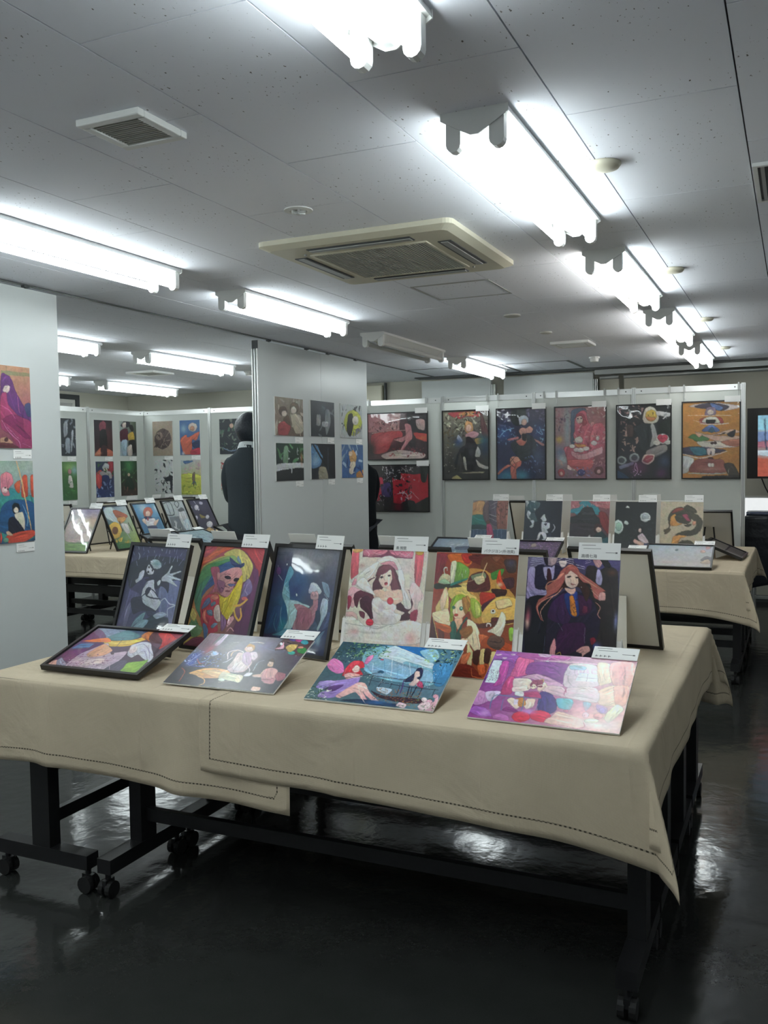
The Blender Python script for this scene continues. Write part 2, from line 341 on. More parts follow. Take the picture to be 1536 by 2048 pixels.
# ---------------------------------------------------------------- fluorescent fittings
def make_light(lit=True, warm=False):
    L = 1.262
    r = thing('ceiling_light', '', 'ceiling light', group='twin tube fluorescent fittings in rows')
    tri = [(-0.097, 0), (0.097, 0), (0.097, -0.02), (0.012, -0.068), (-0.012, -0.068), (-0.097, -0.02)]
    MB().poly([(-0.092, -0.001), (0.092, -0.001), (0.096, -0.019), (0.092, -0.012), (0.01, -0.062), (-0.01, -0.062), (-0.092, -0.012), (-0.096, -0.019)], 'y', 0.004, L - 0.004).build('reflector', M['white'], r)
    for y in (0, L - 0.004): MB().poly(tri, 'y', y, y + 0.004).build('end_plate', M['white'], r)
    for s in (-1, 1):
        x = s * 0.062; zt = -0.078
        MB().tube((x, 0.032, zt), (x, L - 0.032, zt), 0.016, 14).build('fluorescent_tube', (M['tubew'] if (warm and s < 0) else M['tube']) if lit else M['tubeoff'], r, smooth=False)
        for y0, y1 in ((0.006, 0.034), (L - 0.034, L - 0.006)):
            pr = [(x - 0.021, -0.012), (x + 0.021, -0.012), (x + 0.021, -0.085)] + [(x + 0.021 * math.cos(t), -0.085 - 0.021 * math.sin(t)) for t in (0.5, 1.05, 1.57, 2.1, 2.64)] + [(x - 0.021, -0.085)]
            MB().poly(pr, 'y', y0, y1).build('lamp_socket', M['white'], r)
    MB().lathe([(0.010, 0), (0.010, -0.006), (0.004, -0.014)], 12, (0, 0.10, -0.062)).build('cover_screw', M['ivory'], r)
    return r
ROWX = [-0.806, -2.82, -4.93, -6.96]; ROWY = [-1.233, 0.582, 2.395, 4.21, 6.03, 7.83]  # first Y is an unseen row added behind the camera to even the light
rown = ['right-hand row over the aisle', 'row right of the partition track', 'row just beyond the partition', 'farthest left row']
lit0 = make_light(True); litw = make_light(True, True); off0 = make_light(False)
used = set()
for i, x in enumerate(ROWX):
    for j, y in enumerate(ROWY):
        if i == 1 and j == 4: src, st = off0, 'unlit'
        elif (i, j) in ((0, 3), (0, 4), (0, 5)): src, st = litw, 'lit'
        else: src, st = lit0, 'lit'
        o = src if src.name not in used else copy_tree(src)
        used.add(src.name); o.location = (x, y, CEIL)
        if st == 'unlit': o['label'] = 'unlit twin tube ceiling light, the only dark one in the middle row'
        else: o['label'] = 'lit tube light, %s, %s' % ((['added behind the camera for even light'] + [o_ + ' ahead of camera' for o_ in ORD])[j], rown[i])

# ---------------------------------------------------------------- things on the ceiling
# ceiling cassette air conditioner
ac = thing('air_conditioner', 'aged ivory four-way ceiling air conditioner cassette', 'air conditioner', (-1.683, 3.83, 2.368))
def ring(o, i, z0, z1, mb=None):
    mb = mb or MB()
    mb.box(-o, o, -o, -i, z0, z1); mb.box(-o, o, i, o, z0, z1); mb.box(-o, -i, -i, i, z0, z1); mb.box(i, o, -i, i, z0, z1); return mb
pn = MB(); 
def rrect(h, r, n=4):
    P = []
    for cx, cy, a in ((h - r, h - r, 0), (-h + r, h - r, 90), (-h + r, -h + r, 180), (h - r, -h + r, 270)):
        for k in range(n + 1): t = math.radians(a + 90 * k / n); P.append((cx + r * math.cos(t), cy + r * math.sin(t)))
    return P
o1, o2 = rrect(0.447, 0.035), rrect(0.41, 0.03)
n_ = len(o1); P = [(x, y, 0.032) for x, y in o1] + [(x, y, 0.012) for x, y in o1] + [(x, y, -0.004) for x, y in o2]
pn.add(P, [(k, (k + 1) % n_, n_ + (k + 1) % n_, n_ + k) for k in range(n_)] + [(n_ + k, n_ + (k + 1) % n_, 2 * n_ + (k + 1) % n_, 2 * n_ + k) for k in range(n_)] + [tuple(range(2 * n_, 3 * n_)), tuple(range(n_))[::-1]])
pn.build('face_panel', M['ivory'], ac)
for a in range(4):
    T = Matrix.Rotation(a * PI / 2, 4, 'Z')
    MB().box(-0.24, 0.24, 0.312, 0.372, -0.0075, -0.003, T).build('air_outlet', M['dark'], ac)
    lv = MB().box(-0.235, 0.235, 0.325, 0.355, -0.011, -0.007, T).build('louver', M['alud'], ac)
ring(0.275, 0.262, -0.010, -0.003).build('grille_frame', M['ivory'], ac)
MB().box(-0.262, 0.262, -0.262, 0.262, -0.005, -0.003).build('filter', M['filter'], ac)
sl = MB().box(-0.003, 0.003, -0.262, 0.262, -0.009, -0.004).mesh('grille_slat', M['grille'])
for k in range(40): link('grille_slat', sl, ac).location = (-0.2535 + 0.013 * k, 0, 0)
for x, y in ((-.29, -.29), (.29, .29)): MB().lathe([(0.006, 0), (0.006, -0.006)], 8, (x, y, -0.004)).build('clip', M['alud'], ac)
def vent(x, y, h, label, slats=14, z=CEIL):
    v = thing('ceiling_vent', label, 'vent', (x, y, z))
    ring(h, h * 0.74, -0.02, 0).build('frame', M['white'], v, bevel=0.004)
    MB().box(-h * .74, h * .74, -h * .74, h * .74, -0.006, -0.003).build('backing', M['grille'], v)
    s = MB().box(-h * .74, h * .74, -0.0022 * h / .11, 0.0022 * h / .11, -0.016, -0.006).mesh('slat', M['grille'])
    for k in range(slats): link('slat', s, v).location = (0, -h * .74 + h * 1.48 * (k + .5) / slats, 0)
    return v
vent(-1.71, 2.085, 0.108, 'small square white exhaust vent with a slatted grille, upper left ceiling')
vent(-5.95, 7.42, 0.17, 'square vent in the far ceiling above the left display boards', 10)
pl_ = thing('access_plate', 'thin raised white ceiling plate near the far end, left of the light row', 'ceiling plate', (-1.66, 7.40, CEIL))
MB().box(-0.155, 0.155, -0.15, 0.15, -0.022, 0).build('cover', M['white'], pl_, bevel=0.004)
ring(0.12, 0.112, -0.0235, -0.021).build('groove_trim', M['grille'], pl_)
ha = thing('ceiling_hatch', 'flush square ceiling access hatch with a metal rim beside the air conditioner', 'hatch', (-1.70, 4.83, CEIL))
ring(0.222, 0.212, -0.004, 0).build('rim', M['alud'], ha)
MB().box(-0.208, 0.208, -0.208, 0.208, -0.002, 0).build('hatch_panel', M['ceiling'], ha)
rv = thing('air_grille', 'rectangular dark air grille cut by the right edge of the ceiling', 'vent', (0.09, 3.47, CEIL))
ring(0.23, 0.215, -0.012, 0).build('frame', M['white'], rv)
MB().box(-.215, .215, -.215, .215, -0.004, -0.002).build('backing', M['dark'], rv)
s = MB().box(-0.006, 0.006, -.215, .215, -0.011, -0.004).mesh('slat', M['alud'])
for k in range(14): link('slat', s, rv).location = (-0.2 + 0.0308 * k, 0, 0)
for k, y in enumerate((3.02, 4.82, 6.60, 8.36)):
    o = thing('round_ceiling_cap', 'round white ceiling cap beside the right-hand lights, %s from the camera' % ORD[k], 'ceiling cap', (-0.578, y, CEIL), group='round caps on the ceiling joint')
    MB().lathe([(0.057, 0), (0.057, -0.006), (0.05, -0.016), (0.02, -0.02), (0.001, -0.02)], 24).build('disc', M['ivory'], o, smooth=True)
for k, y in enumerate((5.80, 6.68)):
    o = thing('round_ceiling_cap', ('larger' if k == 0 else 'smaller') + ' flat round cap on the ceiling beyond the access hatch', 'ceiling cap', (-1.70, y, CEIL), group='flat round ceiling caps')
    MB().lathe([(0.055 - .01 * k, 0), (0.055 - .01 * k, -0.008), (0.045 - .01 * k, -0.012), (0.001, -0.012)], 24).build('disc', M['grille'], o)
o = thing('downlight', 'small round downlight with a spoked centre, left of the air conditioner', 'downlight', (-1.715, 3.03, CEIL))
MB().lathe([(0.054, 0), (0.054, -0.004), (0.034, -0.006), (0.030, -0.003), (0.001, -0.003)], 24).build('rim', M['white'], o)
sp = MB()
for k in range(6): t_ = k * PI / 3; sp.box(0, 0.028, -0.003, 0.003, -0.014, -0.005, Matrix.Rotation(t_, 4, 'Z'))
sp.lathe([(0.009, -0.004), (0.009, -0.018), (0.001, -0.018)], 10); sp.build('spokes', M['alu'], o)
for x, y, lb in ((-1.71, 8.50, 'clear smoke detector on the ceiling beyond the raised plate'), (-5.05, 7.85, 'smoke detector on the far left ceiling beyond the partition')):
    o = thing('smoke_detector', lb, 'detector', (x, y, CEIL))
    MB().lathe([(0.05, 0), (0.05, -0.015), (0.001, -0.015)], 20).build('base', M['white'], o)
    MB().lathe([(0.04, -0.015), (0.036, -0.045), (0.001, -0.05)], 20).build('sensor', M['card'], o)
o = thing('junction_box', 'yellowed junction box high on the back wall, beside the partition', 'box', (-4.60, 9.74, 2.13))
MB().box(-0.14, 0.17, -0.03, 0.06, -0.03, 0.235).build('housing', M['ivory'], o, bevel=0.01)
MB().box(0.19, 0.205, 0.0, 0.05, -0.05, 0.26).build('conduit', M['dark'], o)

# ---------------------------------------------------------------- picture rasteriser (prints are flat artwork on real boards)
ARTS = """
@S1
g 3a3c5c 43436c 4a4868 4a5878
s 2e3444 4 198 371 101 958 126 984 329 691 371 344 301 102 429
s 56527a 102 429 108 312 87 605 10 812 159 774 248 595 308 477
s 6a7298 650 373 974 329 1051 769 810 803 644 516
s 6a6888 151 572 211 557 197 656 182 801 129 833 111 661
l b8c0dc 10 96 16 119 45
l 9aa0c8 10 183 13 210 54
l b8c0dc 11 302 9 312 21
l d0d8e8 13 521 20 535 43
l b8c0dc 10 396 42 410 65
l 9aa0c8 10 284 45 309 68
l b8c0dc 10 120 74 156 109 149 145
l 9aa0c8 10 16 66 53 101
l 9aa0c8 10 293 95 305 139
l b0b8d8 10 449 81 428 123
l b8c0dc 10 510 73 502 120
l 9aa0c8 10 617 23 615 69
l b8c0dc 11 664 33 672 67
l 9aa0c8 10 747 19 758 47
l 9aa0c8 8 791 11 794 75
l b0b8d8 10 696 90 712 158
l 8a90b8 10 597 105 579 140
l b0b8d8 10 783 87 759 145
l b0b8d8 10 824 85 836 142
l 8a90b8 10 890 54 870 84
l 8a90b8 10 939 104 874 175
l 8a90b8 10 948 18 976 40
l 9aa0c8 10 30 125 39 161
l 9aa0c8 10 110 158 151 204
l 8a90b8 8 636 150 624 173
l 8a90b8 8 216 95 234 71
s 33364a 434 204 572 175 658 287 620 323 463 330 386 299 438 268
s b8c8d0 578 201 530 222 451 217 385 187 374 151 422 130 502 136 567 165
b 6f9aa4 496 172 63 22
s cfd4dc 324 238 351 184 404 182 467 232 462 273 380 282
s 33364a 348 178 393 182 434 204 474 237 420 222
s 22242e 383 212 382 221 372 225 360 222 352 213 353 204 363 200 375 204
s 22242e 453 238 452 247 442 251 430 248 422 239 423 231 432 227 445 230
s 22242e 390 257 387 265 374 269 359 266 350 259 352 251 365 247 381 250
s c4ccd4 212 324 215 277 257 246 299 245 301 303 273 339 199 372 171 344
s c4ccd4 631 300 706 250 753 183 777 190 750 254 924 224 933 235 809 274 963 301 959 316 812 308 921 365 910 375 762 339 645 333
s 2f3348 639 345 774 344 793 445 723 398 644 385 583 416 535 402 525 350 609 324
s cfd4dc 564 343 620 323 625 363 590 382
s 33364a 334 330 457 313 589 324 521 368 431 355
s c4ccd4 338 498 346 411 405 345 505 328 537 407 630 482 674 514 706 541 642 618 505 592 380 548
s 2f3348 391 443 428 401 485 410 455 469 420 488
l 2f3348 19 339 501 401 466 428 482 511 500 690 502
l 2f3348 15 487 416 576 451 633 488
s 33364a 258 670 167 531 338 498 408 563 642 618 619 664 477 628 356 646
s 39405c 477 628 647 629 621 670 526 670
s 2c3a48 270 829 472 719 640 663 871 671 906 735 830 801 558 826
s 6a8a98 318 712 471 639 451 720 339 762 268 823
s 7a98a8 289 822 409 723 555 713 499 785 362 817
s 9aa8b8 619 664 690 632 789 620 850 644 732 685 671 689
l c8d0dc 13 699 524 755 493 850 538 956 549 844 589 867 660
l 6c7898 5 836 477 760 441
l 22242e 7 348 417 377 381 410 356
s dce4ec 421 158 411 163 390 162 370 157 363 149 373 143 395 144 415 150
l 22242e 6 361 289 349 312
l dce4ec 6 658 287 709 256
l 9aa0b0 5 705 273 772 259
l 9aa0b0 5 714 296 808 297
l 4a6878 6 405 712 449 664
@S2
g c05058 7a4068 d8c060 503058
s d86848 -27 13 477 6 284 71 53 192 3 207
s c04c58 -27 13 204 7 28 126
s d4c878 332 83 482 19 603 28 731 89 835 176 835 266 802 318 722 360 746 512 712 361 701 271 534 161
s c85058 596 9 951 5 986 285 851 163 711 64
s 6c3c64 848 214 934 224 1011 473 994 802 753 818 783 673 859 481 907 352
s c8bc70 47 205 296 104 510 97 643 170 440 197 268 204 61 298 11 313
s 90b070 14 320 52 219 322 116 508 90 618 158 437 191 232 225 81 350
s 5c9868 -7 354 91 204 413 126 529 148 338 214 212 344 126 466 130 615 20 562
s 4c8a70 31 562 24 431 137 321 214 291 265 368 147 491 143 621 193 721 83 637
s 46689a 270 210 484 143 598 191 414 244 308 366 203 436 125 518 121 453 202 318
s 3c4c80 438 106 599 165 691 156 692 188 615 210 496 176
s 88a4c0 571 88 649 157 633 171 564 128
s d49a9c 354 260 529 207 657 209 704 310 604 353 620 455 550 496 436 476 333 404 310 314
s b06478 167 227 292 209 338 273 348 416 452 463 342 455 223 487 296 393
s c89098 358 299 359 328 341 340 315 329 295 301 293 272 311 259 338 270
s 9a6484 319 339 431 347 466 385 448 450 379 440
s 33283c 537 310 521 321 481 324 441 316 423 303 439 292 479 289 519 297
s 33283c 666 316 662 330 636 340 603 339 583 329 587 316 613 306 646 306
l 6c3c48 9 417 283 467 271 522 276
s 6870a0 504 370 585 360 631 371 555 394
s 8c4c5c 574 440 562 446 531 449 499 446 485 440 496 433 527 430 559 433
l 4c3450 9 459 366 469 391 549 407
l 4c3450 9 401 439 410 407 459 424
s d4c040 381 473 488 500 572 470 691 272 733 360 737 487 723 563 678 642 618 708 532 675 438 566
s c0485a 140 556 223 487 394 479 438 566 472 742 505 828 342 852 203 746
s d88878 406 504 394 523 350 534 299 528 272 510 285 491 329 480 380 486
s 6878a0 169 632 194 553 254 511 295 561 218 617
s 6888a0 300 574 354 545 385 569 331 598
s 6888a0 260 640 343 629 375 685 296 676
s 6888a0 381 786 430 745 477 755 420 802
s d88070 200 682 245 628 263 704 330 764 256 743
s d0c0b8 372 621 400 581 445 585 515 714 470 736 401 696
s 5878a0 247 775 287 766 354 826 345 915 319 904
s 8c6c90 504 658 598 709 615 784 567 824 524 739
s d8a0a8 626 701 697 666 713 709 635 782
l d8a0a8 11 649 819 697 778 761 812
l 7c4860 6 608 709 622 746 680 761
s 8878a8 759 346 818 305 891 365 903 428 845 469 777 510 748 461
l 483c60 9 763 269 781 319 753 359
l c8b0c8 7 815 356 796 420 851 456
s d86868 861 493 852 508 820 515 784 511 765 498 774 484 806 476 842 480
l e0b048 28 663 573 764 561 866 499
l e0b048 28 680 591 728 664 795 704 820 658 783 585
s 78a078 4 829 91 714 186 786 259 806 241 871 123 904
s d8cc78 -8 688 24 627 114 687 96 753
l 4c8a70 10 5 693 68 767 181 773
l 8cb890 9 33 846 168 825 190 798
s 7c3c58 -12 1009 166 902 319 904 241 1010
@S3
g 5c6070 6c6c78 2c2850 2c3c6c
b 8a8c94 554 85 487 147
b 2c3c78 27 354 243 206
b 3c3468 -18 269 117 106
b 2c68a0 425 333 156 106
b 3a5c88 343 398 175 106
b 287090 295 582 214 130
b 1c4c8c 180 711 224 118
b 3a2c5c 56 810 117 88
b 2a3c78 391 426 97 59
b 2c8a90 276 764 97 83
s 2c5080 4 845 96 595 193 577 218 738 164 832
s 6aa8c0 201 320 244 183 323 253 268 341 331 496 252 500 193 437
s 88bcc8 192 467 218 380 288 413 334 507 433 507 581 546 425 550 352 573 265 548
s a0c8cc 245 513 418 526 470 571 464 691 412 790 299 810 347 699 295 582
s b0d0d4 337 519 639 548 625 567 448 560 473 690 428 776 380 673
s 5c98a8 243 826 331 784 412 790 341 854 131 859
l c0d0dc 9 51 186 68 265 165 334
s b07c88 405 551 521 544 645 571 693 533 690 486 756 482 774 551 765 587 745 694 679 769 449 781 464 691 483 618
s 985c6c 493 581 667 582 711 673 641 772 497 777 473 654
s c09ca0 630 442 651 411 733 394 762 469 720 490 650 482
s d0d8e0 595 384 619 329 697 331 792 403 762 434 716 401 646 429 597 426
s 2c4058 749 600 800 579 854 640 822 735 779 715
s 39506a 695 756 772 686 825 747 776 774
s b4c8d4 837 465 908 484 919 600 869 697 831 769 807 748 842 664 810 578 815 490
s 8ca4bc 769 315 869 334 915 402 911 461 846 429
s 4c5c88 925 588 1001 595 991 699 887 765 924 658
s 223058 666 1004 871 778 1000 733 1039 994 678 1049
s 5c80a0 694 966 815 852 890 776 933 762 855 860
b 8ab0c0 855 860 39 53
s e8f4f8 205 171 203 179 195 182 185 180 179 172 181 165 189 162 199 164
l c8e4e8 7 199 455 208 381 244 330
l a8d0dc 6 278 523 235 440 278 377
l d8ecec 6 335 513 415 514 477 523
l 88c4cc 6 216 587 221 678 276 764
l 60a8b8 6 153 652 139 744 191 818
l 2868a0 8 110 716 91 790
l 78b0c8 5 889 485 882 603 856 721
l dce8ec 5 837 430 917 484
s d8a8a8 701 432 697 450 678 458 655 452 641 435 645 417 665 409 688 415
s 4c3448 668 444 666 447 661 448 655 448 652 445 653 442 659 441 665 442
l 5c90b0 5 392 431 418 454
s f0f8f8 434 458 433 468 425 472 416 469 409 459 410 450 418 445 428 449
l 904c60 5 575 671 616 751
l c89098 5 674 534 658 618
s 7c4c90 119 238 114 266 88 279 54 269 34 242 39 214 66 202 99 212
l 3c5888 6 928 600 986 572
l 506c98 6 915 659 986 642
@S4
g e6dccc e4d8cc d8d4c0 dcc8b8
s d8606c 4 14 96 12 110 245 15 253
s d8606c 841 2 946 5 934 299 862 263
s d8a060 3 4 142 1 130 22 36 34
s d8a848 841 2 946 0 921 35 852 32
p 7c3450 150 1 806 -2 808 67 149 67
s d87890 167 6 466 2 439 36 318 58 175 59
s d87890 512 1 796 3 796 60 628 57 532 34
l f0b8c4 8 184 11 236 40 223 60
l a03c5c 7 286 54 343 17 450 5
l f0b8c4 8 281 24 394 47
l a03c5c 7 544 8 611 47 668 16
l f0b8c4 8 622 17 719 50 782 13
l f0b8c4 8 705 10 779 48
s ece4dc 267 241 303 170 354 88 488 50 600 72 671 140 698 228 644 170 558 103 479 95 392 137 342 219
s e098a8 390 122 495 95 573 103 636 166 583 167 485 135
s dccfc4 100 286 195 183 332 149 314 240 231 312 300 350 402 406 387 407 173 344 97 316
s f0e8e0 19 278 194 177 341 108 374 118 283 240 208 263 154 325
s e8a0b0 42 318 64 262 104 261 96 306
s e8b4b8 -11 386 43 328 157 345 227 382 145 465 73 508 15 450
s 9c3850 1 410 58 418 53 489 20 525
s 5c2c3c 98 467 86 397 159 355 336 383 387 407 314 439 247 412 170 424 150 495 136 505
s 4c2434 172 434 245 402 345 438 360 536 375 580 337 591 284 549 233 521 189 493
s 6c3848 179 529 251 540 251 590 202 577 183 553
s 5c2c3c 236 292 285 255 359 228 322 289 331 349 395 357 439 345 480 304 530 332 713 326 689 268 653 230 580 152 484 125 408 137 366 168 344 229
s 7c3c4c 358 218 394 147 484 125 564 143 606 221 681 317 667 328 577 341 567 272 546 233 503 254
l 5c2c3c 11 638 230 660 279 711 317
l 5c2c3c 9 236 292 270 261 345 239
s 4c2434 661 495 665 416 747 462 825 478 836 400 798 343 872 389 868 467 815 517 848 536 838 575 728 589 716 560 770 519
l 5c2c3c 10 781 329 869 370 866 457 807 513
s f0c8b4 347 348 438 335 502 353 510 303 556 302 577 341 667 328 723 346 726 424 655 456 509 501 410 455 337 388
s f4d4c4 390 227 449 206 536 163 569 232 560 272 541 302 498 323 433 306 395 257
s 7c3c4c 373 218 381 168 454 131 548 143 570 182 544 163 479 195 420 216 391 257
s 3c2430 451 229 449 236 438 242 422 243 413 239 414 232 426 226 442 225
s 3c2430 548 213 546 220 533 225 518 226 509 221 511 215 524 209 539 209
s c04c58 517 283 515 293 500 300 481 298 471 290 473 280 488 273 507 275
s 8c2838 512 279 508 283 495 287 482 287 475 284 478 280 491 276 505 276
s f4ece8 637 171 690 169 732 247 743 325 831 420 847 477 812 493 756 471 715 346 656 249
s f4ece8 102 296 204 243 368 387 402 406 287 370 172 339
s e8c8c4 839 263 936 309 989 375 938 435 924 494 845 516 864 438 805 343
s 9c3850 845 516 930 489 928 580 854 579
s f0e8e4 335 473 342 418 418 405 484 433 577 439 658 475 635 525 728 540 713 590 605 628 406 632 366 575
b d4c0c0 460 483 46 39
b dcc8c4 522 588 92 29
s d03c4c 613 428 604 450 576 460 545 452 530 431 539 409 567 399 598 407
s d83c50 380 616 369 639 335 650 298 643 280 621 291 598 325 587 362 595
s f0ece4 -9 591 47 544 145 565 192 612 301 657 406 632 605 628 722 604 839 579 982 597 1002 634 954 770 9 799 -12 671
b e4b8b0 874 727 69 54
s e0b8b4 -9 546 77 538 144 560 168 608 108 581 5 581
b d8b0a8 144 703 61 20
l 8c6858 5 21 724 53 727
l 7c5848 5 213 744 220 764
l 7c5848 5 336 680 348 659
l 7c5848 5 368 688 386 707
l 7c5848 5 536 578 566 572
l 7c5848 5 592 648 614 638
l 7c5848 5 779 688 801 682
l 7c5848 5 963 727 984 716
l 7c5848 5 953 763 968 760
l 7c5848 5 561 718 573 722
l 7c5848 5 658 372 671 357
l a08070 6 790 127 826 166
l 8c6858 6 797 225 821 239
l a08070 6 121 164 140 133 197 147
b c09c8c 157 143 38 20
@S5
g a84030 5c3828 8c4028 a85030
s 7c2c34 -5 31 144 22 91 177 12 267
s d86c30 143 17 428 11 438 92 330 133 194 87
s c03830 306 13 420 16 421 87 356 83
s 6c2c28 413 22 668 17 599 99 485 80 418 60
s 70402c 590 24 996 20 1005 310 836 242 683 140 563 127
s 8a5840 677 27 787 25 737 69
s c89048 411 131 603 136 769 201 986 342 1000 544 657 574 495 539 404 330 344 235
s e8c870 220 282 425 244 452 329 536 358 529 432 423 351 251 389 178 338
s 4c3c38 829 51 969 53 971 143 879 145
b 585060 910 75 47 32
s 4c3034 831 205 954 191 961 259 887 282
s 2c3024 4 267 216 250 349 278 205 294 27 310
s c8c098 52 255 107 177 192 196 184 262
s 78a448 240 249 258 80 410 125 412 206
s d8dcb8 199 250 194 87 258 80 241 260
s 3c8c78 202 267 240 249 412 206 391 228 219 277
l d8e0d0 11 127 198 110 138 141 127 153 154
s a8c8a0 60 255 129 220 201 261
l e8f0e0 6 335 171 347 203
l e8f0e0 6 380 142 375 170
s 5c2c28 411 255 449 178 605 147 667 204 678 300 435 318
s 7c8868 450 184 606 158 627 200 535 224 471 221
s e0d0a0 484 204 593 180 615 227 539 256
l e8c898 11 628 77 590 153 572 207
l d8c090 7 417 239 486 220
s 4c8c3c 685 161 776 127 838 125 799 190 707 214
s e05030 770 148 792 132 815 200 878 277 833 284 757 234
b e8d0b0 798 248 32 16
s 3c2420 701 288 880 288 870 336 770 350
s b83828 571 325 625 312 736 319 755 350 669 416 590 414
s 4c2030 606 419 770 350 762 413 630 481
s e8b860 778 349 995 357 1000 544 812 568 640 565 614 482
s f0d898 766 381 918 355 963 411 805 443
l 5c3020 6 767 386 805 443 963 411
s f0e8d0 778 465 770 479 748 485 724 481 713 467 721 453 743 447 767 452
s 3c2420 761 461 757 467 746 470 734 468 729 463 733 457 744 454 756 456
s 5c2c28 735 514 829 515 813 578 734 571
s 60382c 532 580 990 519 993 544 645 601
s e8c880 48 461 116 362 140 296 173 300 209 444 168 500 90 524
s f0d0a8 96 395 140 296 187 338 176 381 149 479 115 470
s f0dcb0 13 506 116 480 204 466 246 598 150 602 37 559
s a8b838 230 476 234 390 309 344 390 347 444 393 476 456 439 478 365 396 299 387 274 442 274 559 233 561
s a0b440 466 371 522 374 591 419 609 503 541 527 487 476
s c8cc68 524 395 584 430 593 498 546 506
s f4d4a8 250 443 300 398 363 385 418 437 438 468 412 511 352 545 303 542 265 496
s 90ac30 233 497 223 422 264 367 358 348 394 373 317 398 267 453 257 560
s b07c3c 362 375 408 362 466 435 426 500 389 459
s 3c6c50 289 449 285 460 272 465 258 461 252 451 256 440 268 436 282 439
s 3c7c60 388 456 383 468 367 474 350 470 341 458 346 446 362 440 380 445
s c8e8d0 378 453 375 459 367 461 358 459 354 454 357 448 365 446 373 448
s b04030 336 510 329 519 311 523 291 521 282 512 289 503 307 499 327 502
l d0884c 8 202 568 274 559
s e8b890 295 543 383 534 388 576 347 630 310 590
s 245c4c 252 576 290 559 319 600 335 715 264 724
s 205040 334 647 430 526 447 536 391 597 393 734 335 721
s f4e0b8 448 541 546 569 611 650 627 774 583 802 522 748 468 698
s f0c8a0 389 702 466 688 525 779 473 740 408 728
s 9c6434 364 635 493 587 524 643 436 695
s c05c2c 56 579 247 603 247 661 79 627
s 4c2424 13 736 17 533 119 731
l e0b868 13 27 548 118 726
s 5c2c24 105 631 182 659 182 718 134 725
s d87040 604 650 715 666 676 730 620 722
s b85028 715 666 989 714 989 780 836 778 630 737
s e8e0c8 694 625 782 579 846 462 896 502 896 564 853 659 766 637
l e8e0d0 13 682 589 687 563 726 566 729 587
s 64483c 706 723 744 654 884 663 906 718 835 768
l 302420 7 734 701 858 705 871 679
s e8d8a0 473 740 542 789 541 902 494 900
s e8d090 634 773 696 770 682 905 633 887
s e8d090 760 787 830 789 784 919 744 911
s 4c2c28 544 799 627 774 618 888 562 881
s 4c2c28 687 760 758 767 747 870 684 864
s d87850 421 826 520 800 490 874 416 910
s 98c050 945 593 997 585 999 673 963 685
s 7c2c24 317 998 399 900 541 902 693 996 631 995
l e07848 9 544 923 567 983 707 985 734 892 664 885
s e07040 611 899 687 884 710 944 643 969
@S6
g 3c3450 544c70 181828 14141c
s 6c6484 12 2 203 -2 194 67 14 103
s 50487a 502 -3 979 -9 978 87 641 86
l c8c0dc 7 36 18 172 -1
l c8c0dc 7 38 31 189 11
l c8c0dc 7 32 47 190 25
l c8c0dc 7 33 63 184 41
l c8c0dc 7 27 79 140 60
l e8dce8 8 318 22 384 4
l e8dce8 8 319 37 385 23
l e8dce8 9 414 4 503 12
l e8dce8 9 415 19 505 30
l e8dce8 9 416 35 499 46
l d8d0ec 9 528 45 625 63
l c8c0dc 8 537 66 626 79
l c8c0e0 7 629 20 693 8
l c8c0e0 7 630 35 694 23
s e4d4d0 341 26 430 24 418 61 375 72
s a48c9c 188 -2 323 -5 312 43 269 65 216 55
s c0a0a8 241 2 316 1 305 48 261 60
s 241c2c 172 -1 218 -2 224 61 192 46
s d0a0a0 706 -8 815 -5 804 41 777 67 740 53
s 201c24 771 -14 850 -11 914 79 841 61 810 31
s 28243c 88 80 178 56 212 97 314 58 391 88 351 146 329 229 103 236
s b0a8cc 173 83 224 71 270 75 299 59 303 111 286 168 211 171
s 3c1c28 226 87 256 91 279 169 251 195 219 170
s a094bc 14 97 89 85 103 236 279 252 273 272 202 321 28 322 9 281
l 6c6088 7 47 280 139 287 242 263
l 6c6088 6 31 197 73 237
s 2c2424 640 76 726 53 786 87 841 61 971 88 998 377 998 673 816 683 661 340
b 5c3c30 915 99 44 20
s b8b0d4 757 83 786 82 819 142 808 194 749 175
s 14141e 14 333 291 303 277 483 239 714 45 724
b b85868 41 457 25 61
b e8c0b0 39 509 22 35
b 8890c0 976 453 18 55
b 5860a0 792 645 44 30
s 241c30 279 344 434 246 552 248 715 288 812 435 807 555 756 637 735 727 62 743 239 714 250 510
s 3a2048 294 344 436 267 509 438 456 501 260 458
s 401c40 554 273 716 308 709 399 596 424
s 6c2848 633 352 677 360 680 400 630 407
s 38183c 386 544 455 491 658 482 671 641 588 685 475 721 370 697 362 606
s 283878 429 272 552 248 570 293 596 424 509 438 443 349
s c87c34 483 296 526 289 573 415 553 436 508 417
n 3c2430 491 298 567 428 15 0.35 3
s 3c2420 350 135 419 71 538 79 618 159 697 238 660 320 579 221 433 226 333 270 271 252
s b06058 323 167 377 98 462 49 537 63 585 108 660 142 854 232 826 244 816 304 744 287 693 197 619 179 558 140 422 107 426 154 360 249 217 316 148 391 185 461 218 486 179 472 126 392 143 329 229 284 223 222
s d88c78 419 71 477 54 539 89 631 148 766 205 840 233 730 206 618 159 542 120 479 80
s d88c78 415 113 353 166 236 201 234 253 209 233 235 191 323 167 364 125
l d88c78 9 403 227 333 281 203 327 139 375 168 441
l e8a890 6 390 248 291 303 180 410 218 491
l c07868 7 695 217 770 256 802 305
l e8b8a0 7 711 237 786 285
s e0a8a0 798 250 855 248 859 303 788 305
l d89888 7 761 321 813 360 789 411 819 440
s ecc8b8 424 123 494 85 557 130 568 181 549 212 499 229 446 210 420 164
s e4b4a4 433 226 507 234 535 223 545 248 503 275 434 246
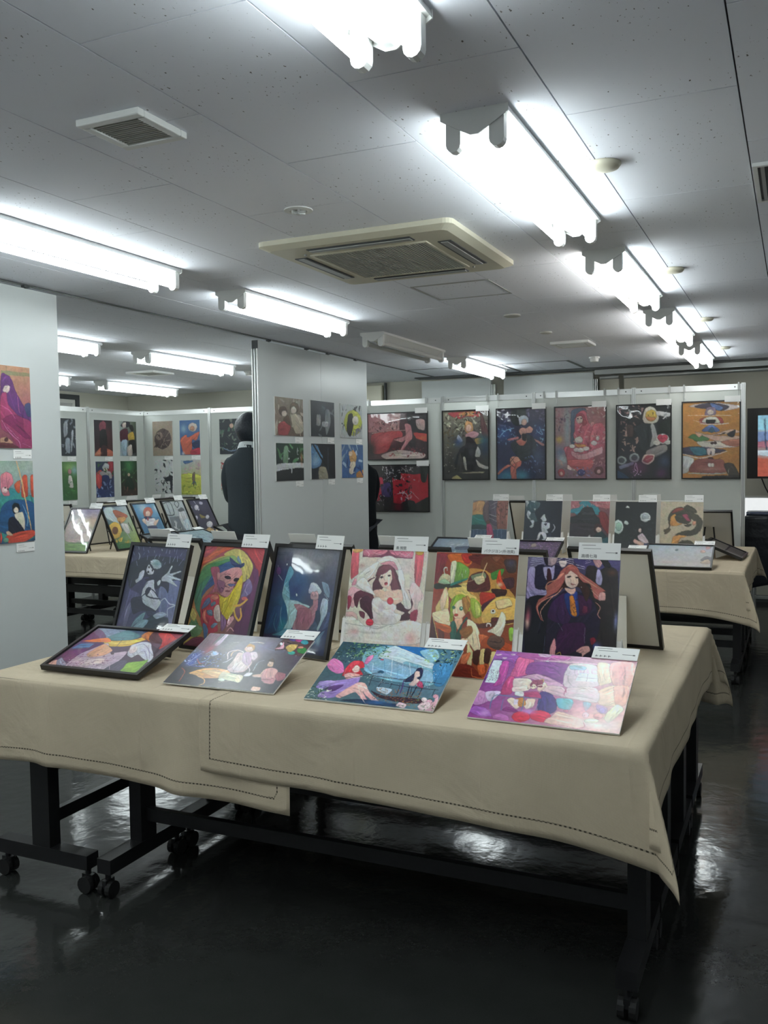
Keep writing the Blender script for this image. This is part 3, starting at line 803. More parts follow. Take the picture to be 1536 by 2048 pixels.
s b06058 417 128 435 76 507 64 572 129 534 120 481 96 446 122
s 3c2c30 487 140 481 145 465 150 447 151 438 147 444 142 460 137 478 136
s 3c2c30 571 145 565 149 551 151 537 148 531 143 537 139 551 138 565 140
l 8c5850 5 440 138 484 134
s b8706c 525 201 518 205 502 204 488 200 483 195 490 191 506 192 520 196
l 4c2c28 7 503 193 541 202
l e8f0f0 7 600 213 604 218
s d89098 315 740 303 680 347 602 367 657 360 742
s d8a09c 581 691 643 652 714 644 731 678 676 705 649 727 640 702
l 241c30 4 603 694 651 667
l 241c30 4 619 708 667 681
s 7c2434 724 589 766 577 789 605 742 637
l c8a040 6 373 722 415 704 432 733
l 808098 4 374 489 431 547
l 9088a0 4 660 512 670 626
l 606890 4 239 714 242 592
@F1
g 6c5878 7c5064 50305c 403848
s 8898b0 26 18 320 -8 368 267 209 243
s 6c3c6c 14 366 31 47 231 239 138 369
s 445878 327 6 577 1 582 141 447 112
s 5a8890 238 209 345 17 547 120 517 238 361 297
s e8b840 239 293 382 292 567 200 612 23 691 148 608 274 558 393 389 428 283 367
s f0d060 268 301 396 317 570 227 637 241 530 345 361 379
s e87838 25 364 137 285 252 234 332 330 182 360
s d88040 557 118 606 -33 731 223 699 229
s 5c2c34 633 19 724 58 860 251 767 270 673 179
s c83c3c 697 7 952 -14 940 208 906 401 835 202
s a03c50 797 -27 963 -16 964 121
s 4c84b8 23 557 52 428 182 402 262 454 191 496 77 546
s 503068 196 385 286 394 284 531 199 548
s 6c2c64 15 640 114 566 199 548 201 708 183 868 47 767
s 483444 783 320 906 401 949 313 932 577 837 442
s d8a898 22 1006 11 879 49 845 105 987
s 8c90a8 53 870 62 790 205 939 144 991
s c0a8b8 191 917 187 684 255 482 325 359 473 571 625 513 661 738 624 946 410 969 229 959
s d8a080 257 643 297 392 466 519 431 659 320 708
s e0c8c8 301 867 369 750 493 723 526 818 390 899
l 8c5c70 6 201 708 397 718 514 641
l 8c5c70 6 369 903 438 786 608 724
l e8d8d8 6 218 886 265 772
l e8d8d8 6 566 809 615 697
n e0ccd4 158 769 624 1025 19 0.3 5
n 7c4c6c 70 635 591 1003 16 0.2 6
s dcdce8 622 487 586 361 650 266 747 274 835 416 942 575 953 699 867 642 766 561 744 643 665 583
s f0dce0 622 487 599 385 662 372 707 495 682 553
l 9c90b0 7 634 405 687 313 804 423 927 629
l 9c90b0 7 753 538 789 478 919 656
l 4c4050 8 460 467 418 230
s 604850 520 582 527 604 520 615 502 609 485 589 478 567 485 556 503 562
s 8cb848 785 934 767 765 882 690 929 654 943 801 946 946
b a8d050 844 823 70 64
s 5c5068 624 946 661 738 742 720 785 934
l d8b0c0 7 597 802 674 935
@F2
g 505058 58485c 383438 38343c
b 8c8890 328 243 290 245
b 6c6888 606 196 155 153
s 6c4c5c -33 240 -9 -11 109 -29 108 367
s d8c8dc 140 232 158 -37 187 -42 188 224
b 4c5cb0 68 480 68 92
b 5068c0 84 602 48 61
l a0b0e8 7 55 628 77 500 98 411
l a0a8e0 6 91 662 187 563 208 476
l 98c0f0 6 149 569 315 560
n a8b4e8 -45 365 349 666 14 0.2 7
n 303c88 -45 372 320 684 14 0.2 8
b a84c5c 138 319 39 92
s c0c4dc 183 397 212 349 257 404 218 453
s d8a068 152 792 199 723 292 665 453 675 552 773 600 841 444 833 302 861 223 817
s e0b880 244 734 381 688 499 783 401 822
s c8c8a8 444 833 433 718 555 734 640 756 649 869 530 854
s c8b0b0 437 638 435 497 426 333 549 394 621 523 610 684 504 704
s d8cccc 475 591 518 461 580 470 603 666 506 664
l e4d8d8 10 382 486 333 349 391 297 462 326 484 426
s e8c8b0 447 266 452 179 506 192 537 292 499 320
l ece0dc 8 445 138 515 115 579 126
b b89898 593 407 39 77
s d8d8e4 640 756 644 697 696 687 692 746
l c8d0dc 5 682 651 667 495 705 447
s 4c2c30 720 239 718 27 813 -32 974 -37 986 316 810 224
s 5c4c9c 840 -4 841 28 821 44 792 36 771 8 770 -24 790 -41 819 -32
s c04c90 897 8 898 40 878 56 850 48 829 20 828 -12 848 -29 877 -20
s 3c98a8 959 47 960 81 941 99 912 89 891 58 889 24 908 6 937 16
s 30883c 1004 200 1007 246 983 269 946 256 918 215 915 169 939 146 976 159
s 30a090 918 263 917 290 898 305 870 299 851 275 851 247 871 232 898 239
s d0b060 796 184 810 119 882 106 891 210 861 256
s e0a0b0 709 210 743 172 742 66 785 207
s d08870 955 147 952 163 934 172 912 169 899 156 902 140 919 131 941 133
s e0b8a8 711 723 765 693 839 717 829 738 734 757
s d8a0a0 801 763 771 614 826 565 891 611 938 830 862 845
s c88c90 808 780 904 743 929 832 870 844
s 9c5c68 897 629 971 653 995 744 958 789 906 723
s dcb8a0 761 517 759 438 800 470 819 546 784 553
s 3c3038 741 441 771 395 808 469 766 457
l 7c3c48 6 808 780 872 777 904 743
s e0b8a8 800 987 789 916 855 921 867 974
l e8b070 7 250 832 328 875 360 946 331 989
l b05848 6 44 712 107 780 129 953
l e0e0e0 6 294 163 347 143
s f0d8c8 510 238 517 274 505 292 482 280 460 246 453 210 465 192 489 204
s b88c50 450 223 453 158 516 190 546 291 496 215
l f0d0a0 8 409 293 370 342 385 423
l e8e0e8 7 411 439 389 526 360 551
l e8dcd8 6 472 490 482 629 433 718
s dcd0d8 525 336 572 307 621 381 616 464 574 431
s b8a0b8 470 346 518 317 598 467 600 567 525 501
l d0c0d0 6 568 513 648 638 667 731
l f0e4d0 7 492 765 605 763 650 850
s e0d8b0 645 832 650 862 638 877 617 868 598 841 593 811 604 796 626 804
s d0d8c8 510 849 510 869 493 880 471 877 454 860 455 840 471 828 494 832
l e0c8a8 5 475 904 582 844
s d8c0b0 790 484 795 508 788 520 775 512 762 489 757 465 763 453 776 461
s 503830 736 442 761 407 800 460 783 463
l e8c0a8 9 771 614 772 711 721 725
l c87878 5 791 571 822 721
l 7080d0 6 -8 515 41 422 122 554
l 4858b8 6 110 659 229 657 277 587
l b0d0f0 6 144 424 175 356 239 387
l d06850 5 104 515 167 607 204 580
s a8c8f0 237 391 241 415 232 427 214 420 197 398 193 374 203 362 221 369
l f0b060 6 152 792 198 763 295 803
l f8d8a0 5 262 731 361 732 476 729
l 8890b8 4 535 165 728 259
l 70b870 6 942 221 973 175
l d070a0 6 837 8 866 -19
s e8d070 839 145 840 159 832 166 821 163 812 150 811 136 819 129 830 133
s 9cb8e8 824 -12 825 1 817 7 806 4 798 -8 797 -20 805 -27 816 -23
s e8e8f0 748 108 752 129 745 140 733 133 721 113 717 91 723 81 736 88
@F3
g 284858 5888a0 50686c 607c8c
s 80b4c8 241 128 441 13 811 227 903 600 650 613 403 549 280 381
s c8dce4 369 247 450 11 795 230 843 355 609 263 573 328
s 8cb4d0 298 319 421 238 624 319 835 393 878 568 459 557
l d8e8f0 8 480 188 555 521
l b0d0e4 7 583 268 629 469
l 6898c0 7 432 275 508 511
l 6898c0 7 566 367 624 581
l d8e8f0 7 639 277 714 527
l 5c90b8 7 708 303 737 449
s 2c74b8 456 0 651 -22 797 133 795 230 687 152
s 98c8e0 667 76 778 17 844 144 799 249
s 4888b8 833 281 973 255 983 584 911 598
l 305c84 6 912 285 910 562
n 203c38 10 -53 410 255 21 0.5 11
n 78a468 90 -39 445 243 18 0.4 12
n a8c888 739 -25 965 249 18 0.4 13
n 1c3840 846 -18 1051 285 21 0.5 14
n 203c48 -37 127 198 385 21 0.5 15
n 98b8a0 25 198 245 416 16 0.25 16
s d878b0 -9 413 22 308 110 372 174 516 134 562 54 519
s e088b8 292 359 284 242 317 196 334 253 318 354
s c83440 174 574 172 420 207 325 272 323 308 414 285 457 338 543 278 554 215 528 197 588
s f4d0c4 224 469 233 409 274 421 287 495 258 520
s e0a8a0 192 570 232 525 312 548 322 639 246 654
s 9880c0 160 671 231 638 323 583 338 692 309 771 246 910 199 955 101 957 95 886 179 815 45 823 36 714 82 686
s b8a0d8 28 771 82 686 165 688 97 758
s 5c3c78 103 830 163 763 242 729 191 849
s e8b4b0 230 913 258 835 333 674 397 680 485 826 614 973 586 996 462 866 417 804 513 977 480 984 364 832 274 940
l 3c3048 8 191 627 335 562 470 471
s 305c78 483 468 481 488 467 499 448 494 436 477 438 457 452 446 471 451
l 2c2c38 6 364 538 636 561 963 570
l 2c2c38 6 424 620 664 664 963 676
l 2c2c38 9 420 546 433 710
l 2c2c38 9 511 585 514 748
l 2c2c38 9 597 641 599 802
l 2c2c38 9 664 664 677 804
l 2c2c38 9 758 664 782 818
l 2c2c38 9 834 595 842 823
l 2c2c38 8 935 664 936 769
s c0dce8 504 714 621 727 604 819 519 765
s 3c2c38 470 775 592 839 862 836 878 901 732 914 569 879
n a06840 508 723 863 967 9 0.4 17
s 283850 285 973 444 922 620 938 741 947 718 985 533 990
b 3868a0 572 948 88 32
s 2c3050 674 572 712 454 722 358 764 350 786 440 788 550 760 573 699 603
s c04c70 772 553 814 581 843 665 786 640
s e8c8c0 719 415 752 409 771 480 755 519 788 550 770 644 725 634 739 559
l 281c30 12 738 650 758 823
l 281c30 12 791 657 794 833
l 503870 9 674 572 690 695 696 783
s e0b0c0 875 952 893 864 940 820 968 865 963 746 991 792 999 992 922 1009
s f0d8dc 875 952 898 880 944 870 964 950 926 991
s e8ccd4 722 968 732 914 788 937 785 988
n 487048 698 790 1045 1045 14 0.2 18
n d8e0d0 -35 823 182 993 16 0.35 19
n 304c38 -59 763 140 993 18 0.4 20
s f4d8cc 280 456 277 486 261 492 241 469 229 432 232 401 248 395 268 418
l 402028 4 244 446 258 431
s d84858 175 400 198 327 248 324 255 389 228 394 224 469
l e898a0 4 174 458 192 570
l f4d8cc 7 218 566 275 602 338 571
l f8dcd4 5 344 709 439 906 488 982
l d89490 4 377 703 504 892
l c890d0 4 -4 373 110 490
l f0a8d0 4 26 347 125 448
l e0f0f4 5 356 328 396 494
l e0f0f4 5 728 280 768 368
l a0cce0 5 815 416 846 575
l 486c98 4 405 965 577 964
n f0f4f4 305 134 894 655 7 0.05 24
s c84858 426 266 424 275 415 281 404 279 397 272 399 262 408 257 420 259
s f0e0e0 917 833 916 859 904 872 886 865 874 842 874 816 886 803 904 810
s e8a8b8 978 769 978 792 969 803 955 797 945 776 944 753 954 741 968 748
@F4
g 8c4c9c d8a0a8 8c3c84 e8bcb0
s 9c5cac 4 27 169 17 167 184 126 155 -8 179
p d8e4ec 17 499 9 158 74 155 102 500
l 302850 5 9 501 6 162 126 155
n 504870 -15 295 92 464 6 0.25 21
s c050a0 85 163 130 173 152 455 117 532 85 538 106 394 76 292
s d86898 183 89 294 88 294 322 252 366 179 380 177 237
s c85080 171 381 218 407 233 611 165 642 154 507
s 8c4c94 287 144 551 132 560 443 505 403 410 318 278 325
s c060a8 169 17 524 11 519 84 305 104 199 86
l e8a8d0 5 302 87 374 110 411 31
l e8a8d0 5 414 48 503 87 551 24
s e0b0cc 322 101 551 78 730 82 727 118 541 116
l f0d0e8 7 551 132 555 461
l 6c3874 5 252 366 327 316 428 332 542 379
s d8a8c8 256 383 359 310 539 414 555 461 438 485 339 384
s ecd8e0 551 132 735 116 789 398 570 458
s b8d8e8 561 139 667 146 667 199 570 200
p f0f4f8 641 239 760 242 775 350 627 362
l a898b0 5 697 246 701 356
l a898b0 5 638 305 768 301
s f4d4bc 738 80 826 82 871 314 825 374 787 381
s f0b0a8 823 65 985 35 991 357 877 363
s f4ccb8 793 480 879 380 972 394 998 614 855 660 800 592
s f0b0a0 889 394 985 375 991 615 935 643
s e8d4cc 210 409 315 389 351 451 337 556 246 591 222 511
s f4e4dc 225 527 310 493 337 556 238 593
s e4c4cc 420 471 555 461 616 598 453 566
s e8d4d8 596 470 778 433 812 622 601 601
l b06880 6 581 573 588 471 591 538
s 4c3c80 422 572 483 560 548 661 568 785 531 841 451 827
s 70b8c8 543 630 651 623 655 751 578 751
s 84a8c0 723 640 777 645 756 760
s c88cc0 1 624 65 645 102 739 60 814 1 810
s a05cb0 2 925 16 840 102 855 164 954 86 971
b c890cc 107 918 32 47
s c070b0 172 952 210 904 272 930 282 983 186 981
s d8c4e0 54 631 158 609 126 734 97 757
s e8d0c0 221 714 254 674 327 757 308 826 268 786
s e8d0c0 342 754 358 668 408 675 409 772 369 813
s c88850 268 704 324 659 357 751 325 790
s b04878 320 593 403 559 443 651 371 649 329 641
s f0d8cc 341 487 367 448 391 494 366 533
s a85878 338 471 350 399 413 387 425 453 391 494 359 449
s f0d0c8 322 474 340 436 344 504 327 541
s f0d0c8 394 510 427 419 451 465 419 556
s e8ecec 254 590 309 578 321 643 263 638
l 4c7ca0 6 129 865 122 676 251 658 436 652
l 4c7ca0 6 194 703 210 864
l 4c7ca0 9 332 657 344 850
l 3c5c90 7 438 668 436 830
s 883c78 232 810 281 816 332 869 260 869 218 862
s d83850 418 906 409 959 370 988 324 978 296 933 305 879 344 849 391 860
s d83458 553 881 539 937 491 963 436 942 407 887 421 829 470 803 524 825
b c890d0 390 840 48 32
s f0c8b8 586 797 733 859 777 955 678 993 519 953 551 868
b f4dcd0 737 888 95 79
b e8a8b8 715 738 64 63
b f0b4b0 786 816 64 47
s b088b8 809 654 881 686 883 763 829 744
s f0e8cc 884 825 894 730 940 626 984 679 959 777 920 877
b f8f0e8 853 923 79 47
b f4d0d0 959 898 64 79
l c87888 5 566 958 721 983 777 955 761 898
s f0d8c8 382 487 381 515 368 530 351 522 339 496 341 468 354 454 371 462
s a05870 334 471 345 418 378 420 378 463 353 459 348 503
s 5c3050 360 497 359 502 357 505 353 503 351 499 352 494 354 491 358 492
s 5c3050 375 494 375 499 372 502 369 500 367 496 367 490 370 488 373 489
l e8c060 4 386 392 412 378 419 420 397 433
s a05870 377 411 413 387 423 488 399 492
l f4e0d0 8 328 507 307 459 332 437
l f4e0d0 8 389 478 433 452 454 481
s c8a0c0 311 -8 405 -5 396 42 329 45
s e0b8d8 152 48 148 60 135 67 121 65 113 55 116 43 129 36 144 38
s e0b8d8 54 65 49 77 34 85 16 83 7 73 12 61 27 54 45 56
s e0b8d8 103 111 99 121 86 128 72 126 64 118 68 108 81 101 95 103
l d898b8 4 117 194 146 509
l b84888 4 144 115 225 353
l e080a8 4 259 131 262 329
l e080a8 4 206 122 222 336
l fce8dc 4 774 109 822 357
l fce8dc 4 805 103 845 353
l f8c8bc 4 876 108 916 372
l f8c8bc 4 928 81 961 363
l e0907c 4 892 360 977 368
s e8a0a8 874 796 869 827 850 844 827 836 814 810 819 779 839 762 862 769
s d888a0 646 776 644 791 632 799 619 796 612 784 615 769 626 761 639 764
s f0c4c8 785 801 782 829 768 843 750 836 739 811 742 782 757 768 775 775
s a888c8 876 718 873 744 860 758 845 751 836 727 838 701 851 688 866 695
s f4ead8 854 862 844 887 814 903 780 901 764 882 774 857 805 841 838 843
l c06898 4 281 601 406 575
l e8b0c8 3 447 534 591 538
l e8b0c8 3 606 534 784 531
p e8d8e8 266 696 297 689 303 762 276 768
l d8b8d0 4 370 326 390 391
n 6c3878 -15 297 87 481 6 0.2 23
s f0e0e8 587 275 583 284 572 289 560 288 554 282 557 273 569 268 581 269
s f0e0e8 404 105 401 112 392 117 382 116 376 110 379 103 389 98 399 99
@m1
g a06068 302c30 583c40 4c3438
p b87c80 3 -7 557 10 539 373 -4 400
p c89894 413 23 542 27 525 336 380 352
n 603c44 26 178 526 373 35 0.4 31
n d8b8b0 175 145 527 354 23 0.3 32
l d8a8a0 12 70 420 379 388 640 375
s c04c50 69 457 379 388 568 392 581 520 436 555 375 739 286 850 78 849
b d0686c 304 553 145 92
s d0504c 782 432 1008 472 1000 635 894 598 795 542
b e87850 923 543 72 46
s 343034 671 13 1009 23 1008 418 753 414 697 303
s d0b0ac 812 161 953 165 952 381 839 343
s 3c3034 696 467 796 505 794 743 694 705
s c8888c 626 247 726 268 753 523 695 632 563 852 520 851 638 594 580 630 465 574 639 484
l e8b8b0 13 450 574 580 630
l e8b8b0 13 681 503 549 852
s d8c4bc 226 906 520 796 950 890 864 1000 343 1000
n a04c50 344 739 950 927 29 0.3 33
b 2c2428 64 774 58 184
@m2
g 3c383c 444044 383438 30302c
s c03048 134 302 235 286 202 709 115 763
p c02c3c 394 289 410 160 770 204 986 171 985 686 717 865 402 823
s 2c2c30 409 289 426 49 527 51 524 291
s 343c38 873 21 988 24 954 355 869 335
s 4c3c70 205 433 350 380 375 676 217 673
n d0ccd0 206 7 845 353 29 0.3 41
n 302c34 172 6 729 810 49 0.4 42
n c8c4cc 515 568 722 993 32 0.35 43
n a8a4a8 128 635 260 967 26 0.2 44
s 1c2424 546 807 747 774 773 994 544 990
l d8d0d0 12 462 622 606 606 662 754
l d0c8c8 10 721 590 834 739
l c8c0c0 10 541 51 670 165
b 802838 488 898 72 110
@m3
g 9c9880 807870 2c2c2c 303030
s c84048 138 19 777 13 794 100 514 85 382 121 175 69
s e09040 364 33 665 12 664 74 383 71
n d0d0b0 2 42 999 326 64 0.5 51
n 4c4438 2 30 1000 388 49 0.4 52
n 706040 0 281 324 509 56 0.4 53
s 6c4444 832 26 997 326 921 438 830 288
s e0a060 475 210 532 148 644 186 662 286 568 335 493 297
s f0c0a8 632 255 612 294 564 309 517 293 498 254 518 215 565 199 612 216
s d89ca4 511 335 680 299 792 337 698 399 511 385
s c8ccd8 342 346 435 435 360 459 304 396
s d0a040 698 411 866 400 883 475 734 486
b 287088 884 437 113 75
b 38588c 341 459 94 63
s 28242c 491 498 511 385 604 386 771 536 732 661 693 873 469 810 377 610 280 860 243 785 359 559
b 4c4c54 621 586 75 75
s d0ccc4 753 524 826 612 788 674 695 661
s c8c4bc 713 698 806 761 991 824 954 855 768 811
s c0bcb0 433 685 489 673 525 860 469 835
s b8b090 355 898 879 886 842 911 505 910
s c0b070 184 985 298 935 410 998
n c8c4b0 15 432 266 885 38 0.15 54
b 244060 920 562 94 100
@m4
g 3c3850 44405c 303c6c 24284c
n 6c6488 -5 -5 1003 280 65 0.3 61
s 2c3434 326 1 586 7 585 207 390 237 292 157
b 3058a0 143 334 163 112
b 38508c 875 344 147 123
n 78a8d8 9 231 374 494 39 0.2 62
n 88b0d8 746 242 1003 545 39 0.25 63
l 88c0e8 16 60 401 160 312 357 270
l 88b4e0 15 811 321 939 378 875 267
b 30a0c0 221 946 228 78
b 38a0b8 517 946 130 67
s 343c44 290 493 649 363 810 499 778 655 550 743 387 652
s c8d0dc 456 126 553 95 650 130 650 196 553 206 472 227
s e8b8a8 623 203 598 233 554 241 517 222 509 187 534 157 578 149 615 168
s e0a090 488 283 617 274 682 253 746 287 714 342 601 352 617 452 551 519 437 495 405 450 503 406
s e8a898 455 316 504 272 601 285 601 352 503 373
s 2c2c34 520 362 601 363 600 452 535 451
s d87868 405 461 487 428 600 474 551 519 470 518
s e89c80 289 685 420 675 501 743 485 799 353 844 271 798
s d87060 288 810 501 732 485 810 403 855 402 997 303 997
l 2c2430 13 289 685 387 787
l 2c2430 13 387 674 272 764 370 832
s d87868 5 911 105 843 222 787 288 810 155 854 38 934
s c87880 225 425 438 394 438 428 257 448
s d08c88 778 432 875 466 971 512 939 533 810 477
b 485c80 842 678 130 134
n 6c88c0 549 653 1003 969 39 0.2 64
@m5
g c8a8a8 c08080 8c7888 a06070
n b88088 3 -7 301 337 47 0.4 71
b a8c4cc 238 259 62 286
s 6c7c94 315 513 316 95 394 30 581 21 611 98 394 162 393 513
n 786478 81 93 254 336 47 0.35 72
b e0c050 81 445 62 44
b 7890b8 96 622 93 66
n d8c0b8 580 -1 997 167 47 0.4 73
b b8d8d8 142 733 93 66
s d87080 394 183 425 107 534 53 611 76 642 186 704 252 920 231 997 363 950 604 765 713 734 845 548 910 267 844 236 755 205 645 174 556 331 535 393 491 362 381 394 315
n c85c70 377 282 981 582 78 0.4 74
n e8a0a8 377 227 981 516 62 0.3 75
s f4d8cc 549 174 530 218 484 235 438 217 419 173 438 129 484 111 530 130
s c86070 394 172 441 107 549 97 627 229 549 261 534 141 441 140
s 3c2c40 469 162 465 170 456 174 447 170 443 162 447 154 456 151 465 154
s 3c2c40 534 163 531 171 521 174 512 171 508 162 512 154 521 151 531 155
s f4ece4 552 459 529 492 471 505 413 491 389 458 413 426 471 412 529 426
s f0a860 393 513 579 525 610 558 440 557
s f0e8e0 397 546 380 567 338 576 297 567 279 546 297 525 338 516 380 525
s f0e8e0 500 596 480 617 432 626 383 617 363 596 383 575 432 566 480 575
s f0e8e0 567 602 548 626 502 636 455 626 436 602 456 577 502 567 548 577
s f0e8e0 676 583 656 604 610 612 564 603 545 582 564 561 610 552 656 561
s f0e8e0 827 507 809 529 765 539 722 529 704 506 722 483 765 474 809 484
s f0e8e0 867 443 858 464 835 473 812 464 802 443 812 422 835 413 858 422
s f0b4bc 330 612 533 657 765 603 920 560 920 647 703 712 486 734 330 667
l c06070 9 424 646 439 712
l c06070 9 517 657 532 723
l c06070 9 641 635 657 712
l c06070 9 750 614 765 691
s d86c70 267 733 734 735 718 845 548 888 423 888 283 822
s f0d0cc 252 800 330 844 423 888 251 866
n d8a8a0 1 710 142 799 37 0.5 76
s c04c5c 198 910 177 951 126 968 74 951 53 910 75 869 126 852 177 869
s e8b8b0 156 921 146 941 123 949 99 941 90 921 99 901 123 893 146 901
n 8c7870 220 844 423 999 37 0.4 77
s 4c4c88 598 911 574 943 516 957 459 943 435 910 459 878 517 864 574 878
n 9490c0 423 844 734 999 37 0.4 78
s 784c50 945 889 920 930 858 947 796 930 770 889 796 848 858 831 920 848
s e8b8b0 893 900 883 921 858 930 832 921 822 900 832 878 858 870 883 879
n d8a0a0 750 713 1012 823 47 0.4 79
@m6
g 343438 2c3030 282838 24282c
n a07878 34 -6 494 309 58 0.4 81
n b08c80 37 305 464 617 65 0.4 82
s 584440 184 270 299 271 300 426 202 413
s 343c40 315 307 493 249 719 263 753 429 594 617 432 593 398 427
s e4dccc 477 178 524 60 621 26 718 62 783 181 719 251 526 250
s e8c048 743 151 713 207 639 230 564 206 533 149 563 93 637 71 712 95
s e08c50 541 167 719 181 687 216 590 215
l 3c3020 19 589 138 590 156
l 3c3020 19 666 103 667 139
s e8e8e4 734 92 974 118 975 171 751 151
n e0e8e8 861 5 991 207 58 0.5 83
s 243028 784 264 1007 219 1010 525 786 476
s b4b0b0 623 274 687 263 753 417 722 523 609 570 657 428
s 9c9490 561 617 882 536 931 618 723 712 562 736
s f0e8e4 964 463 930 512 847 532 763 511 728 462 763 413 846 393 929 414
s d83858 868 447 852 477 811 489 771 477 754 447 770 417 811 405 851 417
s d83858 942 448 925 477 885 489 844 477 827 447 844 417 884 405 925 418
s d83858 760 464 936 465 850 519
s e8e4dc 805 518 786 540 738 550 690 540 670 517 690 494 737 485 785 495
s e8e4dc 1013 513 993 535 946 545 899 535 879 512 898 490 946 480 993 490
s f0d0c4 466 771 497 688 578 665 707 677 676 759 579 807
s b84858 490 759 530 700 594 682 683 694 651 748 579 783
l f0c0b0 11 530 747 659 706
s a0acac 183 745 156 787 91 805 25 787 -3 744 24 702 90 684 156 702
s 485058 149 745 132 769 91 780 49 769 32 744 49 720 90 709 132 720
s a0acac 426 712 398 759 328 779 257 759 228 711 256 664 326 644 397 664
s 505860 389 712 371 740 327 751 284 740 265 711 283 683 327 672 370 683
s 8088a8 42 818 287 771 303 807 75 866
b 6c2c58 401 842 162 83
b 3c5078 884 760 113 83
b 5c2860 822 925 97 59
l d8a0d0 13 320 878 352 783 386 890 337 961
n d8a8d8 255 878 451 973 26 0.35 84
s 24486c 9 878 240 997 11 998
@m7
g dc9838 d89438 d08830 c88c40
s ecdcd4 110 53 507 9 1003 74 735 126
s 504858 202 60 492 14 809 71 675 125
s 5c7cb8 492 14 704 80 629 125 508 66
s 9c84a0 387 166 432 76 568 78 585 169 494 179
s f0dcd0 551 140 533 165 491 175 448 164 430 138 447 113 490 103 533 115
l f0d8c0 20 96 173 855 188
s b84c48 296 234 387 201 645 204 707 285 343 292
s f0ece0 342 269 418 201 585 204 646 284
s 2c2c28 418 235 570 238 556 283 419 281
l f4e8d8 20 312 285 556 300 812 286
l f0c8b0 14 189 238 327 268
s 5c78b8 343 383 465 305 556 317 647 364 617 398
s 3c6c88 450 396 510 328 572 397
s e8c0a8 221 382 496 431 843 366 992 413 527 442 993 458 949 514 709 547 359 441
s 404048 783 422 917 378 889 469 814 457
s 3c3c40 648 438 738 405 738 422
s 548c50 98 461 206 416 436 464 467 499 253 520 176 485
s e8b090 221 394 344 429 283 463
s f0e4d8 253 520 512 511 724 524 994 583 785 604 391 602
s d08068 664 524 993 492 1009 583 815 582
s 4c302c 549 540 541 553 521 559 500 553 492 539 500 526 520 520 540 526
s 4c302c 602 540 594 554 574 559 553 553 545 540 553 526 573 521 594 527
s 4c4860 -9 599 223 578 771 638 331 705 7 669
s 388090 130 589 376 602 423 682 224 693
l f0e4dc 18 -9 669 316 734 786 650
s f0dcd4 430 613 567 614 560 694 514 694 506 637 484 694 438 682
s 5c3838 446 728 538 729 531 809 508 809 492 751 478 809
s d8dcd8 -8 704 209 750 102 912 -6 924
s a86058 224 762 439 740 561 751 712 763 759 923 133 912
b c88c7c 516 877 182 34
s f4e8e0 510 826 501 845 478 852 455 845 446 826 455 807 477 799 500 807
s f4e8e0 560 826 551 845 528 852 506 845 496 826 505 807 528 799 550 807
l b8c4b8 24 102 930 441 941 774 935
s 504840 728 820 818 798 893 821 984 957 804 957
s 383434 395 969 1014 963 1000 997 396 1002
l e0dcd0 9 790 969 811 877
l e0dcd0 11 380 1006 1000 997
l 504040 9 561 774 696 723
@P1a
g c89878 d09c78 7c4850 8c3c64
p 98906c 553 64 1007 68 1001 108 551 123
l 8c8464 12 637 2 634 67
l b88060 7 797 130 791 582
l b88060 7 911 121 904 577
s 683078 550 128 632 111 712 170 762 297 894 488 1003 617 993 1000 871 1001 682 828 528 615
s f0d4d4 571 267 626 241 681 248 671 303 622 339 569 310
s 683078 544 269 563 138 686 128 695 236 614 221 569 300
s a83c6c 539 377 622 328 644 458 804 603 944 642 1014 707 1001 989 786 991 654 828 522 745
s 8c2860 553 657 693 586 859 623 868 756 978 865 877 867 686 740
l d878a8 8 534 485 667 544 746 639
l d888b0 9 539 658 629 785 790 913 814 996
l c868a0 8 788 340 807 537 834 569
l d888b0 7 845 935 1001 989
l e0a0c0 7 617 742 791 880
s 404c78 895 466 983 439 1004 595 932 598
s c89880 516 875 598 862 692 915 677 937 513 934
s 50282c 631 892 621 910 598 918 576 911 568 893 578 875 600 867 622 874
s 5c2c34 513 934 677 937 786 997 510 999
@P1b
g b0c4b8 c4d0c4 2c5c7c 285078
b a0b8a8 707 39 269 87
s 48a098 485 395 652 335 901 432 1009 459 987 956 461 914
s 2c5c8c 477 579 590 486 757 471 1005 549 987 945 464 849
b 3890a0 621 400 108 65
s e08898 495 178 578 136 659 170 682 270 610 334 620 421 525 418 488 330
s f4d4d0 597 355 581 382 546 392 512 380 500 352 515 325 550 315 584 327
s 3c2430 566 328 562 334 553 337 544 334 540 327 544 321 554 318 563 321
s 3c2430 605 342 601 349 593 351 585 348 582 341 586 335 594 333 602 336
s d86848 695 292 753 249 795 250 775 394 720 370
s d85c44 826 196 898 191 901 432 801 439
s d85c44 956 192 1021 194 1010 448 953 423
s 1c2430 648 554 685 512 755 526 766 593 721 647 666 632
s f0d8cc 747 604 735 629 707 639 681 626 671 600 683 574 711 565 737 577
s e4dcc8 679 655 806 629 844 743 825 854 743 781
s 242838 593 705 677 688 825 854 681 909 586 858
l 8cc0dc 11 811 540 889 701 870 812
s d85848 543 910 739 870 969 864 988 933 818 999 593 1001
l f0c088 19 737 1 810 240 845 408 940 862
s d84c38 464 849 488 927 458 990
s 70a088 584 957 570 977 539 983 509 972 498 950 511 930 542 923 572 935
s e0c0a8 545 855 587 847 653 907 570 901
@R1
g 9c9898 907878 2c4868 604850
s d8a068 -6 53 327 17 301 284 -9 286
b f0b870 169 249 128 35
s 2c8078 -7 303 327 283 390 407 506 547 18 552
s 284c50 11 481 320 478 532 546 20 570
s 705c60 303 301 310 106 456 16 496 441 419 442
s 605868 454 -1 684 -2 728 474 493 406
s a06458 684 -2 988 -2 1011 541 722 544
l d8ccd0 15 490 105 687 34
